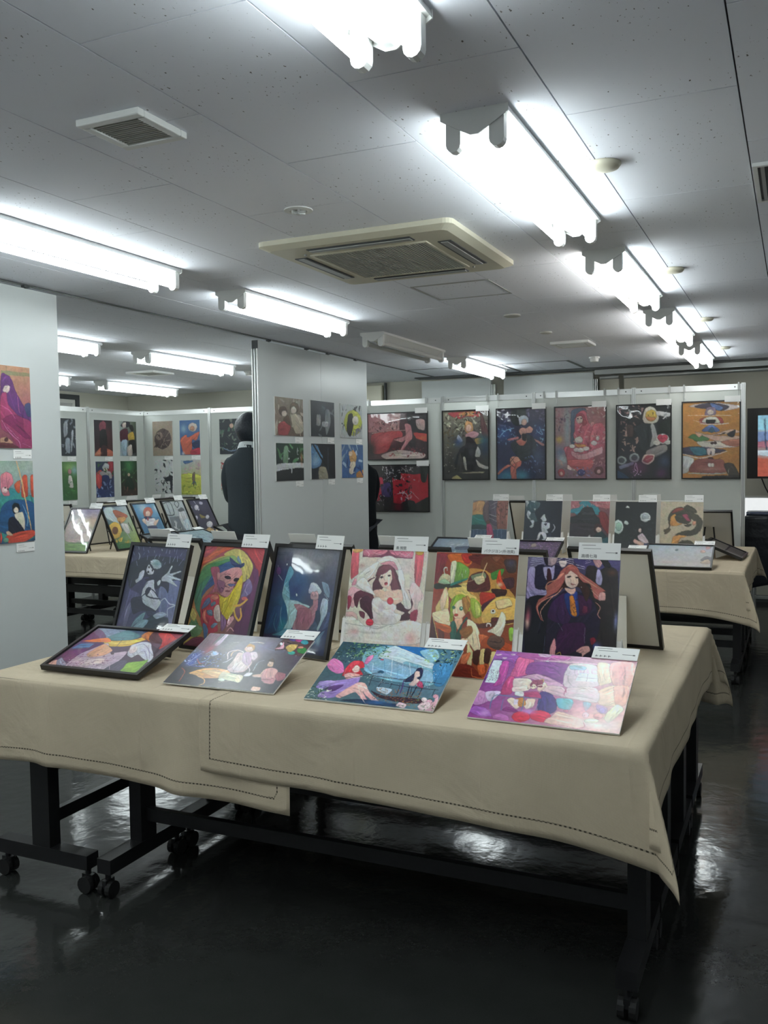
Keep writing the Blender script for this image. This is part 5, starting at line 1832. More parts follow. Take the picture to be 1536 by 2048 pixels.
def board(art, p, label, group, res=430, framed=None, gain=0.80, card=True, text=None, stand='foam', cat='picture', mt=None, flip=False):
    x, y, a, th, w, h = p[:6]; fw = p[6] if len(p) > 6 else 0
    if framed is None: framed = fw > 0
    T_ = 0.016 if framed else 0.005
    if flip: a += PI; th = PI - th
    name = 'framed_picture' if framed else 'picture_board'
    r = thing(name, label, cat, (x, y, TZ + T_ * math.cos(th) + 0.0005), 0, group)
    r.rotation_mode = 'XYZ'; r.rotation_euler = (Matrix.Rotation(a, 3, 'Z') @ Matrix.Rotation(th - PI / 2, 3, 'X')).to_euler()
    if framed:
        frame_mesh(w, h, fw, -0.004, T_ - 0.001).build('frame', M['blackframe'], r)
        me = print_mesh(art, w - 2 * fw + .004, h - 2 * fw + .004, M['print'], res, gain); pr = link('print', me, r); pr.location = (0, 0.004, fw - .002)
        MB().box(-w / 2 + fw - .001, w / 2 - fw + .001, 0.0, 0.0012, fw - .001, h - fw + .001).build('glazing', M['glazing'], r)
        MB().box(-w / 2 + fw, w / 2 - fw, 0.0055, 0.011, fw, h - fw).build('backing_board', M['backing'], r)
    else:
        MB().box(-w / 2, w / 2, 0.0004, T_, 0, h).build('foam_board', M['foam'], r)
        me = print_mesh(art, w - .001, h - .001, mt or M['gloss'], res, gain); pr = link('print', me, r); pr.location = (0, 0, .0005)
    if card: add_card(r, w / 2 - 0.066, h - (0.013 if framed else 0.003), -0.006 if framed else -0.002, text)
    # the prop behind, set on the table
    c_, s_ = math.cos(th), math.sin(th)
    def loc(px_, pz): # point given by distance behind the foot line and height above cloth -> local
        Y = px_ * s_ - pz * c_; Z = px_ * c_ + pz * s_; return Y, Z
    base_z = -(T_ * c_ + .0005)
    if stand == 'foam' and th > .8:
        k = MB(); hw = w / 2 + 0.014
        for s in (-1, 1):
            xa = s * hw; xb = s * (hw - .003); q = [loc(d_, z_) for d_, z_ in ((0.17, base_z + .001), (0.14 * c_ / s_ + .02, base_z + .17), (0.03, base_z + .03), (0.03, base_z + .001))]
            q = [(Y, Z) for Y, Z in q]
            k.add([(xa, Y, Z) for Y, Z in q] + [(xb, Y, Z) for Y, Z in q], [(0, 1, 2, 3), (7, 6, 5, 4), (0, 4, 5, 1), (1, 5, 6, 2), (2, 6, 7, 3), (3, 7, 4, 0)])
        k.box(-hw, hw, T_ + .0005, T_ + .003, 0.035, 0.17)
        k.build('cardboard_stand', M['foam'], r)
    elif stand == 'strut' and th > .8:
        k = MB(); y1, z1 = loc(0.19, base_z + .004); zt = h * .62
        k.tube((-.03, T_, zt), (-.05, y1, z1), .006, 6).tube((.03, T_, zt), (.05, y1, z1), .006, 6)
        ym, zm = (T_ + y1) / 2, (zt + z1) / 2; k.tube((-.04, ym, zm), (.04, ym, zm), .005, 6)
        k.build('easel_strut', M['black'], r)
    elif stand == 'panel' and th > .8:
        y1, z1 = loc(0.17, base_z + .003); zt = h * .55
        k = MB(); k.add([(-.045, T_, zt), (.045, T_, zt), (.06, y1, z1), (-.06, y1, z1), (-.045, T_ + .003, zt), (.045, T_ + .003, zt), (.06, y1 + .002, z1 + .003), (-.06, y1 + .002, z1 + .003)], [(0, 1, 2, 3), (7, 6, 5, 4), (0, 4, 5, 1), (1, 5, 6, 2), (2, 6, 7, 3), (3, 7, 4, 0)])
        k.build('easel_strut', M['backing'], r)
    else:
        zc = h * .72; hh = (zc * s_ - T_ * 0); d0 = zc * c_
        yb_, zb_ = loc(d0, base_z + .001)
        k = MB()
        for s in (-1, 1):
            xa = s * .10; k.add([(xa, T_ + .0005, zc), (xa + .004, T_ + .0005, zc), (xa + .004, yb_, zb_), (xa, yb_, zb_), (xa, T_ + .0005, zc * .45), (xa + .004, T_ + .0005, zc * .45)],
                                [(0, 1, 2, 3), (0, 3, 4), (1, 5, 2), (0, 4, 5, 1), (4, 3, 2, 5)])
        k.build('cardboard_stand', M['foam'], r)
    return r
BD = {'F1': (-2.221, 2.389, 0.004, 0.306, 0.43, 0.314, 0.012), 'F2': (-1.686, 2.387, 0.013, 0.394, 0.42, 0.3, 0), 'F3': (-1.15, 2.378, 0.008, 0.423, 0.42, 0.3, 0), 'F4': (-0.622, 2.361, -0.02, 0.48, 0.42, 0.297, 0), 'S1': (-2.294, 2.737, -0.16, 1.252, 0.336, 0.43, 0.013), 'S2': (-2.026, 2.843, -0.121, 1.204, 0.336, 0.43, 0.013), 'S3': (-1.713, 2.904, -0.195, 1.288, 0.34, 0.42, 0.013), 'S4': (-1.317, 2.823, -0.02, 1.313, 0.297, 0.42, 0), 'S5': (-0.989, 2.813, -0.014, 1.291, 0.295, 0.42, 0), 'S6': (-0.64, 2.73, -0.019, 1.315, 0.294, 0.42, 0), 'R1': (-2.23, 6.869, 0.007, 1.326, 0.297, 0.42, 0), 'R2': (-1.804, 6.888, 0.003, 1.308, 0.297, 0.42, 0), 'R3': (-1.433, 6.851, -0.001, 1.3, 0.297, 0.42, 0), 'R4': (-1.078, 6.765, -0.001, 1.303, 0.297, 0.42, 0), 'R5': (-0.756, 6.787, -0.001, 1.3, 0.297, 0.42, 0), 'L1': (-5.555, 5.823, 0.03, 1.04, 0.336, 0.426, 0.013), 'L2': (-5.266, 6.244, 1.559, 1.12, 0.336, 0.426, 0.013), 'L3': (-5.4, 6.81, 1.54, 1.091, 0.336, 0.426, 0.013), 'L4': (-5.391, 7.211, 1.548, 1.138, 0.336, 0.426, 0.013), 'L5': (-5.42, 7.69, 1.55, 1.09, 0.336, 0.426, 0.013), 'RF5': (-0.708, 6.123, 0.007, 0.398, 0.436, 0.32, 0.01)}
D = dict(F1='abstract rainbow swirl with white winged figure', F2='dark fantasy scene with golden figures', F3='fairy with pink wings by a waterfall', F4='girl in a pink and purple bedroom',
 S1='monochrome girl in a beret reaching out a hand', S2='woman with rainbow-green hair and yellow cloth', S3='bare-backed figure in blue mist', S4='brown-haired bride in white with red roses',
 S5='green-haired student among flying books', S6='long-haired woman in a purple suit with two men',
 R1='sunset waterfront with a pink-coated girl', R2='pale seated girl on a navy ground', R3='castle with blossom and a red parasol', R4='crouching girl among glowing jellyfish', R5='black and orange dragon on beige')
G1 = 'pictures standing on the front table'; G2 = 'pictures lying in the front row of the front table'
for k in ('F1', 'F2', 'F3', 'F4'):
    board(k, BD[k], ('black-framed print of ' if k == 'F1' else 'unframed board print of ') + D[k] + ', propped low', G2, 600, gain=1.0, mt=M['gloss'])
TX = dict(S4='奏 知里', S5='パクジヨン(朴池英)', S6='高橋七海')
for k in ('S1', 'S2', 'S3', 'S4', 'S5', 'S6'):
    board(k, BD[k], ('black-framed print of ' if BD[k][6] else 'unframed board print of ') + D[k], G1, 600, gain=.98, text=TX.get(k), stand='panel' if BD[k][6] else 'foam')
Bw = [(-2.52, 3.50), (-2.142, 3.454), (-1.722, 3.40), (-1.312, 3.39), (-.944, 3.39), (-.60, 3.52)]
nb = ['farthest left', 'second from left', 'third from left', 'third from right', 'second from right', 'rightmost']
ART['blank'] = [['g', 'a0a098', 'a0a098', '909088', '909088']]
for i, (x, y) in enumerate(Bw):
    board('blank', (x, y, -.1, 2.03, .308, .433, .013), 'black frame seen from behind on the front table, %s of its row' % nb[i], 'frames facing away on the front table', 40, stand='panel', flip=True)
for k in ('R1', 'R2', 'R3', 'R4', 'R5'):
    board(k, BD[k], 'unframed board print of ' + D[k] + ', on the right back table', 'pictures standing on the right back table', 230, mt=M['print'])
for i, x in enumerate((-1.98, -1.60, -1.25, -.92)):
    if i == 0: board('blank', (x, 7.38, -.05, 2.0, .32, .43, .012), 'black frame seen from behind, just right of the sunset print', 'boards facing away on the right back table', 40, flip=True, stand='strut')
    else: board('blank', (x, 7.36, -.03, 1.95, .30, .43), 'white board seen from behind on the right back table, behind the ' + {1: 'castle print', 2: 'jellyfish print', 3: 'dragon print'}[i], 'boards facing away on the right back table', 40, flip=True)
board('RF2', (-2.328, 6.30, 0, .396, .436, .316, .012), 'framed print of blue clouds lying low on the right back table', 'low pictures on the right back table', 200)
board('RF3', (-1.75, 6.215, 0, .394, .436, .316, .012), 'framed print of purple blossom lying low on the right back table', 'low pictures on the right back table', 200)
board('RF5', BD['RF5'], 'framed print of a pale seaside with pink hearts, lying low', 'low pictures on the right back table', 200)
board('blank', (-1.16, 6.25, 0, .30, .42, .297), 'board lying low with only its white caption card showing over the frames', 'low pictures on the right back table', 40)
board('RX', (-.330, 6.99, 1.526, .394, .436, .285, .012), 'framed grey monochrome print turned sideways at the right table edge', 'low pictures on the right back table', 200, card=False)
board('RB', (-.60, 7.47, 0, 2.3, .34, .43, .013), 'black frame seen from behind at the right end of the right back table', 'boards facing away on the right back table', 40, flip=True, stand='strut', card=False)
DL = dict(L1='pale curtain scene washed out by glare', L2='girl in a straw hat with sunflowers', L3='red-haired girl in a sailor uniform', L4='grey line drawing of a man', L5='purple night sky with planets')
for k in ('L1', 'L2', 'L3', 'L4', 'L5'):
    board(k, BD[k], 'black-framed print of ' + DL[k] + ', on the left back table', 'pictures standing on the left back table', 230, stand='strut')
board('LF1', (-4.80, 6.36, 1.5, .42, .436, .316, .012), 'framed grey-green print with a red fish lying low on the left table', 'low pictures on the left back table', 160)
board('LF2', (-4.86, 6.93, 1.57, .34, .436, .316, .012), 'framed pale blue print lying low on the left back table', 'low pictures on the left back table', 160)
board('LF3', (-4.84, 7.50, 1.57, .40, .436, .316, .012), 'framed grey print lying low beside the man in the sweater', 'low pictures on the left back table', 160)
for i, (x, y, a) in enumerate(((-6.0, 6.30, .0), (-5.97, 6.63, 1.5), (-5.99, 7.04, 1.55), (-5.99, 7.42, 1.55), (-5.84, 7.90, 0))):
    board('blank', (x, y, a, 1.95, .33, .426, .012), 'black frame seen from behind on the left back table, ' + ['behind the washed-out one', 'behind the sunflower print', 'behind the sailor print', 'behind the line drawing', 'behind the night sky print'][i],
          'frames facing away on the left back table', 40, flip=True, stand='strut', card=(i != 4))

# ---------------------------------------------------------------- display boards (aluminium system panels)
def display_panel(x, y, rz, label, right_post=False, left_post=True):
    r = thing('display_panel', label, 'display panel', (x, y, 0), rz, 'aluminium framed display panels'); w = 0.9186; H = 2.085; p = 0.018
    MB().box(p, w - p, -0.008, 0.008, 0.08, H - 0.05).build('panel_sheet', M['board'], r)
    MB().box(p, w - p, -0.012, 0.012, H - 0.052, H - 0.002).box(p, w - p, -0.014, -0.012, H - 0.014, H - 0.006).build('top_rail', M['alu'], r)
    MB().box(p, w - p, -0.012, 0.012, 0.03, 0.08).build('bottom_rail', M['alu'], r)
    for x_ in ([0] if left_post else []) + ([w] if right_post else []):
        k = MB()
        for q in (-0.016, -0.004, 0.008): k.box(x_ + q, x_ + q + 0.009, -0.018, 0.018, 0, H + 0.006)
        po = k.build('post', M['alu'], r)
        MB().box(x_ - 0.0145, x_ + 0.0155, -0.0125, 0.0125, 0, H).build('post_groove', M['dark'], po)
    for x_ in (p + 0.05, w - p - 0.05): MB().tube((x_, -0.012, H - 0.027), (x_, -0.0145, H - 0.027), 0.006, 8).build('bolt', M['dark'], r)
    return r
pn_ = ['with the pale brown flower and orange character prints', 'behind the man in the grey sweater', 'mostly hidden behind the partition, left part', 'carrying the two landscape red framed posters', 'carrying the armoured knight poster', 'carrying the pink gown poster', 'carrying the yellow poster, at the right end']
X0 = -6.85
pn_ = ['carrying the brown flower and orange character prints', 'behind the man in the grey sweater', 'hidden behind the nearer partition panel', 'carrying the two landscape red framed posters', 'carrying the crowned knight poster', 'carrying the pink gown poster', 'carrying the yellow poster at the right end']
for k in range(7):
    display_panel(X0 + .9186 * k, 8.40, 0, 'white display panel ' + pn_[k], right_post=(k == 6))
ln_ = ['in the left corner carrying four portrait prints', 'left of the corner, carrying the green and the silver prints', 'far left, mostly hidden behind the near partition']
for k in range(3):
    display_panel(X0, 8.40 - .9186 * (k + 1), PI / 2, 'white display panel ' + ln_[k], left_post=True)

# ---------------------------------------------------------------- pictures on the walls
def wall_pic(art, x0, x1, z0, z1, plane, axis, label, group, res=190, framed=False, gain=0.80, name='picture_board', card=True, left_of=None):
    """axis 'y': plane y=const facing -Y, x0..x1 ; axis 'x': plane x=const facing +X, x0..x1 are Y"""
    w = x1 - x0; h = z1 - z0; c_ = (x0 + x1) / 2
    r = thing('framed_poster' if framed else name, label, 'picture', (c_, plane, z0) if axis == 'y' else (plane, c_, z0), 0 if axis == 'y' else PI / 2, group)
    if framed:
        fw = 0.011
        frame_mesh(w, h, fw, -0.016, -0.001).build('frame', M['blackframe'], r)
        me = print_mesh(art, w - 2 * fw + .004, h - 2 * fw + .004, M['print'], res, gain); pr = link('print', me, r); pr.location = (0, -0.009, fw - .002)
        MB().box(-w / 2 + fw - .001, w / 2 - fw + .001, -0.0135, -0.0125, fw - .001, h - fw + .001).build('glazing', M['glazing'], r)
        MB().box(-w / 2 + fw, w / 2 - fw, -0.008, -0.003, fw, h - fw).build('backing_board', M['backing'], r)
        c = link('caption_card', CARD_ME, r); c.location = (w / 2 - .067, -.019, h - .018)
    else:
        MB().box(-w / 2, w / 2, -0.008, -0.0002, 0, h).build('foam_board', M['foam'], r)
        me = print_mesh(art, w - .001, h - .001, M['print'], res, gain); pr = link('print', me, r); pr.location = (0, -0.0084, .0005)
    if card and not framed:
        q = w / 2 - .062
        cx = (c_ + q, plane, z0 - .052) if axis == 'y' else (plane, c_ + q, z0 - .052)
        cd = thing('caption_card', 'caption card just below the ' + label.split(', ')[0], 'card', cx, 0 if axis == 'y' else PI / 2, 'caption cards stuck under the wall prints')
        MB().box(-.06, .06, -.004, -.0002, 0, .045).build('card', M['card'], cd)
        t_ = link('card_print', CARD_TXT, cd); t_.location = (0, -.0035, -.003); t_.scale = (.9, 1, .85)
    return r
Gp = 'prints on the partition panels'; Gl = 'prints on the left display panels'
PX = -3.6445
wall_pic('P1a', 3.14, 3.563, 1.548, 1.966, PX, 'x', 'print of a purple-haired girl in a magenta kimono', Gp, 330)
wall_pic('P1b', 3.14, 3.562, 1.066, 1.485, PX, 'x', 'print of a dark-haired boy under water with a pink jellyfish', Gp, 330)
for a_, y0, y1, z0, z1, lb in (('pa', 5.998, 6.436, 1.672, 1.97, 'sepia print of two long-eared girls'), ('pb', 6.56, 6.98, 1.677, 1.974, 'dark print of grey figures, top centre'), ('pc', 7.10, 7.531, 1.677, 1.975, 'white print with a lime circle'),
                        ('pd', 6.003, 6.430, 1.319, 1.614, 'green park landscape print'), ('pe', 6.558, 6.981, 1.322, 1.618, 'print of blue sky through a dark colonnade'), ('pf', 7.109, 7.539, 1.321, 1.618, 'blue print of a yellow-clad figure')):
    wall_pic(a_, y0, y1, z0, z1, PX, 'x', lb + ', on the partition behind the front table', Gp, 200)
LX = -6.8415
for a_, y0, y1, z0, z1, lb in (('g1', 7.01, 7.292, 1.571, 1.957, 'silver-grey print of a dark ornate figure'), ('g2', 7.01, 7.292, 1.115, 1.512, 'green meadow print with a small figure'), ('h1', 7.566, 7.85, 1.57, 1.958, 'dark red portrait print'),
                        ('h2', 7.968, 8.246, 1.572, 1.96, 'print of a couple in yellow and maroon'), ('i1', 7.572, 7.855, 1.123, 1.512, 'red and blue print of a white-haired figure'), ('i2', 7.965, 8.241, 1.128, 1.516, 'green forest print with a dark figure')):
    wall_pic(a_, y0, y1, z0, z1, LX, 'x', lb + ', on the left display panels', Gl, 190)
BY = 8.3915; BP = 8.378
for a_, x0, x1, z0, z1, lb in (('j1', -6.713, -6.434, 1.571, 1.963, 'pale brown print with a dark round flower'), ('j2', -6.333, -6.058, 1.574, 1.963, 'print of an orange-suited child on blue'), ('k1', -6.702, -6.442, 1.143, 1.526, 'black ink print on white'), ('k2', -6.329, -6.057, 1.127, 1.517, 'yellow flower field print'),
                        ('l1', -5.797, -5.52, 1.574, 1.96, 'dark green print beside the head of the man'), ('l2', -5.79, -5.52, 1.13, 1.514, 'red and white flower print beside the arm of the man')):
    wall_pic(a_, x0, x1, z0, z1, BY, 'y', lb + ', left of the partition', Gl, 190)
Gf = 'black-framed posters hung on the right display panels'
posters = (('m1', -3.988, -3.32, 1.478, 1.957, 'landscape framed poster in red and pink of a girl by shelves', 8.37), ('m2', -3.975, -3.31, .958, 1.433, 'landscape framed poster in black and red below the pink one', 8.37),
 ('m3', -3.170, -2.687, 1.272, 1.953, 'framed poster of a crowned knight in black, leftmost of five', 8.37), ('m4', -2.62, -2.133, 1.27, 1.952, 'framed poster of a silver-haired figure in blue forest', 8.37), ('m5', -2.057, -1.573, 1.27, 1.948, 'framed poster of a pink-haired girl in a frilled gown', 8.37),
 ('m6', -1.49, -1.007, 1.267, 1.942, 'framed dark poster of a hooded figure with smiling yellow mask', 8.37), ('m7', -.923, -.437, 1.268, 1.947, 'framed orange-yellow poster of a girl among floating pages', 8.37))
for a_, x0, x1, z0, z1, lb, y in posters:
    r = wall_pic(a_, x0, x1, z0, z1, BP, 'y', lb, Gf, 205, True, 0.85)
    if a_ != 'm2':
        hgt = z1 - z0
        for s in (-1, 1):
            k = MB(); xx = s * ((x1 - x0) / 2 - .02); zt = 2.083 - z0
            k.tube((xx, -.008, hgt - .002), (xx, -.008, zt - .05), .0016, 5).box(xx - .008, xx + .008, -.014, -.006, zt - .05, zt + .012).tube((xx, -.008, hgt + .03), (xx + .012, -.008, hgt + .012), .0016, 5)
            k.build('hanging_wire', M['alud'], r)

# ---------------------------------------------------------------- folding tables on castors
def make_table():
    r = thing('folding_table', '', 'table', group='black folding tables under the cloths'); L = 0.9; w = 0.225
    MB().box(-L, L, -w, w, 0.692, 0.720).build('table_top', M['dark'], r)
    for s in (-1, 1):
        x = s * (L - 0.045)
        lg = MB().box(x - 0.025, x + 0.025, -0.04, 0.04, 0.13, 0.66).box(x - 0.02, x + 0.02, -0.19, 0.19, 0.655, 0.692).build('leg', M['black'], r)
        MB().box(x - 0.028, x + 0.028, -0.205, 0.205, 0.085, 0.135).build('foot_bar', M['black'], r)
        for sy in (-1, 1):
            y = sy * 0.185
            c = MB().tube((x, y, 0.085), (x, y, 0.05), 0.010, 8).box(x - .008, x + .008, y - .022, y + .022, .035, .062).build('castor', M['black'], r)
            MB().tube((x - 0.024, y, 0.029), (x - 0.006, y, 0.029), 0.0285, 14).tube((x + 0.006, y, 0.029), (x + 0.024, y, 0.029), 0.0285, 14).build('wheel', M['rubber'], c)
    MB().box(-L + 0.07, L - 0.07, -0.018, 0.018, 0.385, 0.45).build('cross_beam', M['black'], r)
    MB().box(-L + 0.07, L - 0.07, -0.012, 0.012, 0.20, 0.245).build('lower_beam', M['black'], r)
    return r
tabs = []
for k in range(4): tabs.append((-1.24, 2.505 + .446 * k, 0, 'black folding table under the front cloth, %s row from the camera' % ORD[k]))
tabs.append((-2.37, 3.18, PI / 2, 'black folding table turned sideways at the left end of the front group'))
for k in range(4): tabs.append((-1.20, 6.325 + .446 * k, 0, 'black folding table of the right back group, %s row from the camera' % ORD[k]))
tabs.append((-2.33, 7.0, PI / 2, 'black folding table turned sideways, left end of the right back group'))
for k in range(5): tabs.append((-5.26, 5.935 + .446 * k, 0, 'black folding table of the left back group, %s row from the camera' % ORD[k]))
t0 = make_table()
for i, (x, y, rz, lb) in enumerate(tabs):
    o = t0 if i == 0 else copy_tree(t0)
    o.location = (x, y, 0); o.rotation_euler = (0, 0, rz); o['label'] = lb

# ---------------------------------------------------------------- draped cloths
def cloth(label, X0, X1, Y0, Y1, ext, eps=0.0, seed=0, top=TZ - .0005, step=0.018, skew=0.0, name='tablecloth', m=None, cat='tablecloth', creases=()):
    """ext=(left,right,front,back): overhang in metres past the table edge; negative = the cloth stops short of that edge"""
    rg = random.Random(seed); xa, xb, ya, yb = X0 - ext[0], X1 + ext[1], Y0 - ext[2], Y1 + ext[3]
    nx = int((xb - xa) / step) + 1; ny = int((yb - ya) / step) + 1
    U = np.linspace(xa, xb, nx)[None, :].repeat(ny, 0); V = np.linspace(ya, yb, ny)[:, None].repeat(nx, 1)
    if skew:   # cloth laid slightly askew: the overhang changes along the edge
        V = V - skew * (U - xa) / (xb - xa) * (V < (Y0 + .2)) * np.clip((Y0 + .2 - V) / (Y0 + .2 - ya), 0, 1)
    dx = np.where(U > X1, U - X1, np.where(U < X0, U - X0, 0)); dy = np.where(V > Y1, V - Y1, np.where(V < Y0, V - Y0, 0))
    bx = np.clip(U, X0, X1); by = np.clip(V, Y0, Y1)
    r = np.hypot(dx, dy); corner = (np.abs(dx) > 1e-9) & (np.abs(dy) > 1e-9)
    sx, sy = np.sign(dx), np.sign(dy)
    ph = [rg.uniform(0, 6) for _ in range(8)]
    wv = lambda t_, f: (np.sin(t_ * f + ph[0]) + .6 * np.sin(t_ * f * 1.9 + ph[1]) + .4 * np.sin(t_ * f * 3.3 + ph[2])) / 2
    grow = np.clip(r / .25, 0, 1.3)
    out = 0.004 + eps + np.clip(r, 0, .02) * .25 + grow * (.007 + .009 * wv(np.where(np.abs(dy) > 0, U, V), 8.0))
    for (cx_, w_, a_) in creases: out = out + grow * a_ * np.exp(-((U - cx_) / w_) ** 2) * (np.abs(dy) > 0)
    ang = np.arctan2(np.abs(dy), np.abs(dx) + 1e-12)         # 0 = side drape, pi/2 = front drape
    lobe = np.sin(2 * np.clip(ang, 0, PI / 2)) ** 2
    # side/front drapes
    ox = np.where(corner, 0, sx * out * (np.abs(dx) > 0)); oy = np.where(corner, 0, sy * out * (np.abs(dy) > 0))
    # corner: a single soft fold standing out on the diagonal
    o_ = out + lobe * r * .2; dirx = np.cos(ang) ** .5; diry = np.sin(ang) ** 1.1; nn = np.hypot(dirx, diry)
    ox = np.where(corner, sx * o_ * dirx / nn, ox); oy = np.where(corner, sy * o_ * diry / nn, oy)
    hor = np.where(corner, lobe * r * .25, 0)
    dz = np.sqrt(np.maximum(r * r - hor * hor, 0)); rc = .012
    dz = np.where(r < rc, r * r / (2 * rc), dz - rc / 2) 
    zz = top + eps - dz
    flat = r < 1e-9
    bump = .0006 * np.sin(U * 5 + ph[3]) * np.sin(V * 4 + ph[4]); zz = np.where(flat, zz - .0007 + bump, zz)
    if seed == 99: pass
    # the drapes are drawn out towards each free corner, so their hems dip gradually into the hanging tip
    A_ = .13; sF = np.minimum(X1 - bx if ext[1] > 0 else 9, 9); sFl = bx - X0 if ext[0] > 0 else bx * 0 + 9
    side = np.abs(dx) > 0; front = np.abs(dy) > 0
    wR = np.clip(1 - sF / .34, 0, 1) ** 2; wL = np.clip(1 - sFl / .34, 0, 1) ** 2
    sB = Y1 - by if ext[3] > 0 else by * 0 + 9; sN = by - Y0 if ext[2] > 0 else by * 0 + 9
    wB = np.clip(1 - sB / .34, 0, 1) ** 2; wN = np.clip(1 - sN / .34, 0, 1) ** 2
    cf = np.where(front, np.where(corner, np.sin(ang), 1), 0); cs = np.where(side, np.where(corner, np.cos(ang), 1), 0)
    ox = ox + A_ * r * (wR - wL) * cf; oy = oy + A_ * r * (wB - wN) * cs
    zz = zz - r * .15 * ((wR + wL) * cf * (~corner) + (wB + wN) * cs * (~corner) + (1 - lobe) * corner * .99)
    X = bx + ox; Y = by + oy
    me = bpy.data.meshes.new(name); idx = np.arange(nx * ny).reshape(ny, nx); q = np.stack([idx[:-1, :-1], idx[:-1, 1:], idx[1:, 1:], idx[1:, :-1]], -1).reshape(-1); nf = (nx - 1) * (ny - 1)
    me.vertices.add(nx * ny); me.vertices.foreach_set('co', np.stack([X, Y, zz], -1).ravel())
    me.loops.add(4 * nf); me.loops.foreach_set('vertex_index', q); me.polygons.add(nf); me.polygons.foreach_set('loop_start', np.arange(0, 4 * nf, 4)); me.update(calc_edges=True)
    uv = me.uv_layers.new(name='UV'); uvs = np.stack([U, V], -1).reshape(-1, 2)[q]; uv.data.foreach_set('uv', uvs.ravel())
    e = np.minimum.reduce([U - xa, xb - U, V - V.min(0)[None, :], V.max(0)[None, :] - V]); at = me.attributes.new('edge', 'FLOAT', 'POINT'); at.data.foreach_set('value', e.ravel().astype(np.float32))
    me.materials.append(m or M['linen']); me.shade_smooth()
    o = link(name, me); tag(o, label, cat, 'beige linen tablecloths' if cat == 'tablecloth' else None)
    s = o.modifiers.new('thickness', 'SOLIDIFY'); s.thickness = 0.0012; s.offset = -1
    return o
cloth('beige tablecloth on the left end of the front table, tucked under the larger one', -2.60, -.34, 2.28, 4.06, (.25, -1.01, .26, .25), 0.0, 3, TZ - .004, skew=0.06, creases=((-2.28, .05, .018), (-1.75, .06, .016), (-1.5, .12, -.006)))
cloth('large beige tablecloth over the right part of the front table, corner hanging low', -2.60, -.34, 2.28, 4.06, (-.93, .215, .225, .30), 0.0025, 8, TZ - .0035, skew=0.055, creases=((-1.2, .02, .004),))
cloth('beige tablecloth over the right back table, below the dragon print', -2.56, -.30, 6.10, 7.89, (.25, .21, .235, .2), 0.0, 12, TZ - .001, skew=0.07)
cloth('beige tablecloth over the left back table beyond the partition', -6.16, -4.36, 5.71, 7.94, (.2, .2, .185, .2), 0.0, 17, TZ - .001)

# ---------------------------------------------------------------- back right corner: television, covered table
tv = thing('television', 'black television showing a brick and blue picture, right edge of the photo', 'television', (0.13, 9.32, 0))
MB().box(-.56, .56, -.03, .03, 1.25, 1.915).build('housing', M['blackframe'], tv, bevel=.004)
MB().box(-.53, .53, -.032, -.030, 1.275, 1.89).build('bezel', M['blackframe'], tv)
me = print_mesh('TV', .95, .575, M['screen'], 110, 1.0); link('screen_picture', me, tv).location = (0.01, -.033, 1.27)
MB().tube((0, .04, .02), (0, .04, 1.6), .03, 12).box(-.3, .3, -.02, .25, 0, .03).build('stand_pole', M['dark'], tv)
cb = MB(); pts = [(-.43, .0, 1.25), (-.40, .0, 1.17), (-.36, 0, 1.09), (-.33, 0, 1.0), (-.31, 0, .97)]
for a_, b_ in zip(pts, pts[1:]): cb.tube(a_, b_, .006, 6)
cb.build('power_cable', M['rubber'], tv)
bt = thing('side_table', 'table covered with black cloth under the television', 'table', (0.35, 9.0, 0))
MB().box(-.75, .75, -.2, .2, .90, .93).build('table_top', M['dark'], bt)
for sx_ in (-1, 1):
    for sy_ in (-1, 1): MB().tube((sx_ * .70, sy_ * .16, 0), (sx_ * .70, sy_ * .16, .90), .014, 8).build('leg', M['alud'], bt)
MB().box(-.70, .70, -.17, -.14, .17, .195).build('stretcher', M['alud'], bt)
cloth('black satin cloth hanging over the side table under the television', -.41, 1.11, 8.79, 9.21, (.02, .05, .62, .05), 0, 21, .935, .03, name='black_cloth', m=M['blackcloth'], cat='cloth')
cloth('folded dark blue satin cloth lying on top of the black-covered table', -.40, .60, 8.80, 9.10, (.005, .005, .03, .01), 0.004, 22, .955, .03, name='blue_cloth', m=M['bluecloth'], cat='cloth')
MBx = MB().box(-.39, .59, 8.81, 9.09, .937, .952).build('folded_layers', M['bluecloth']); MBx.parent = bpy.data.objects['blue_cloth']

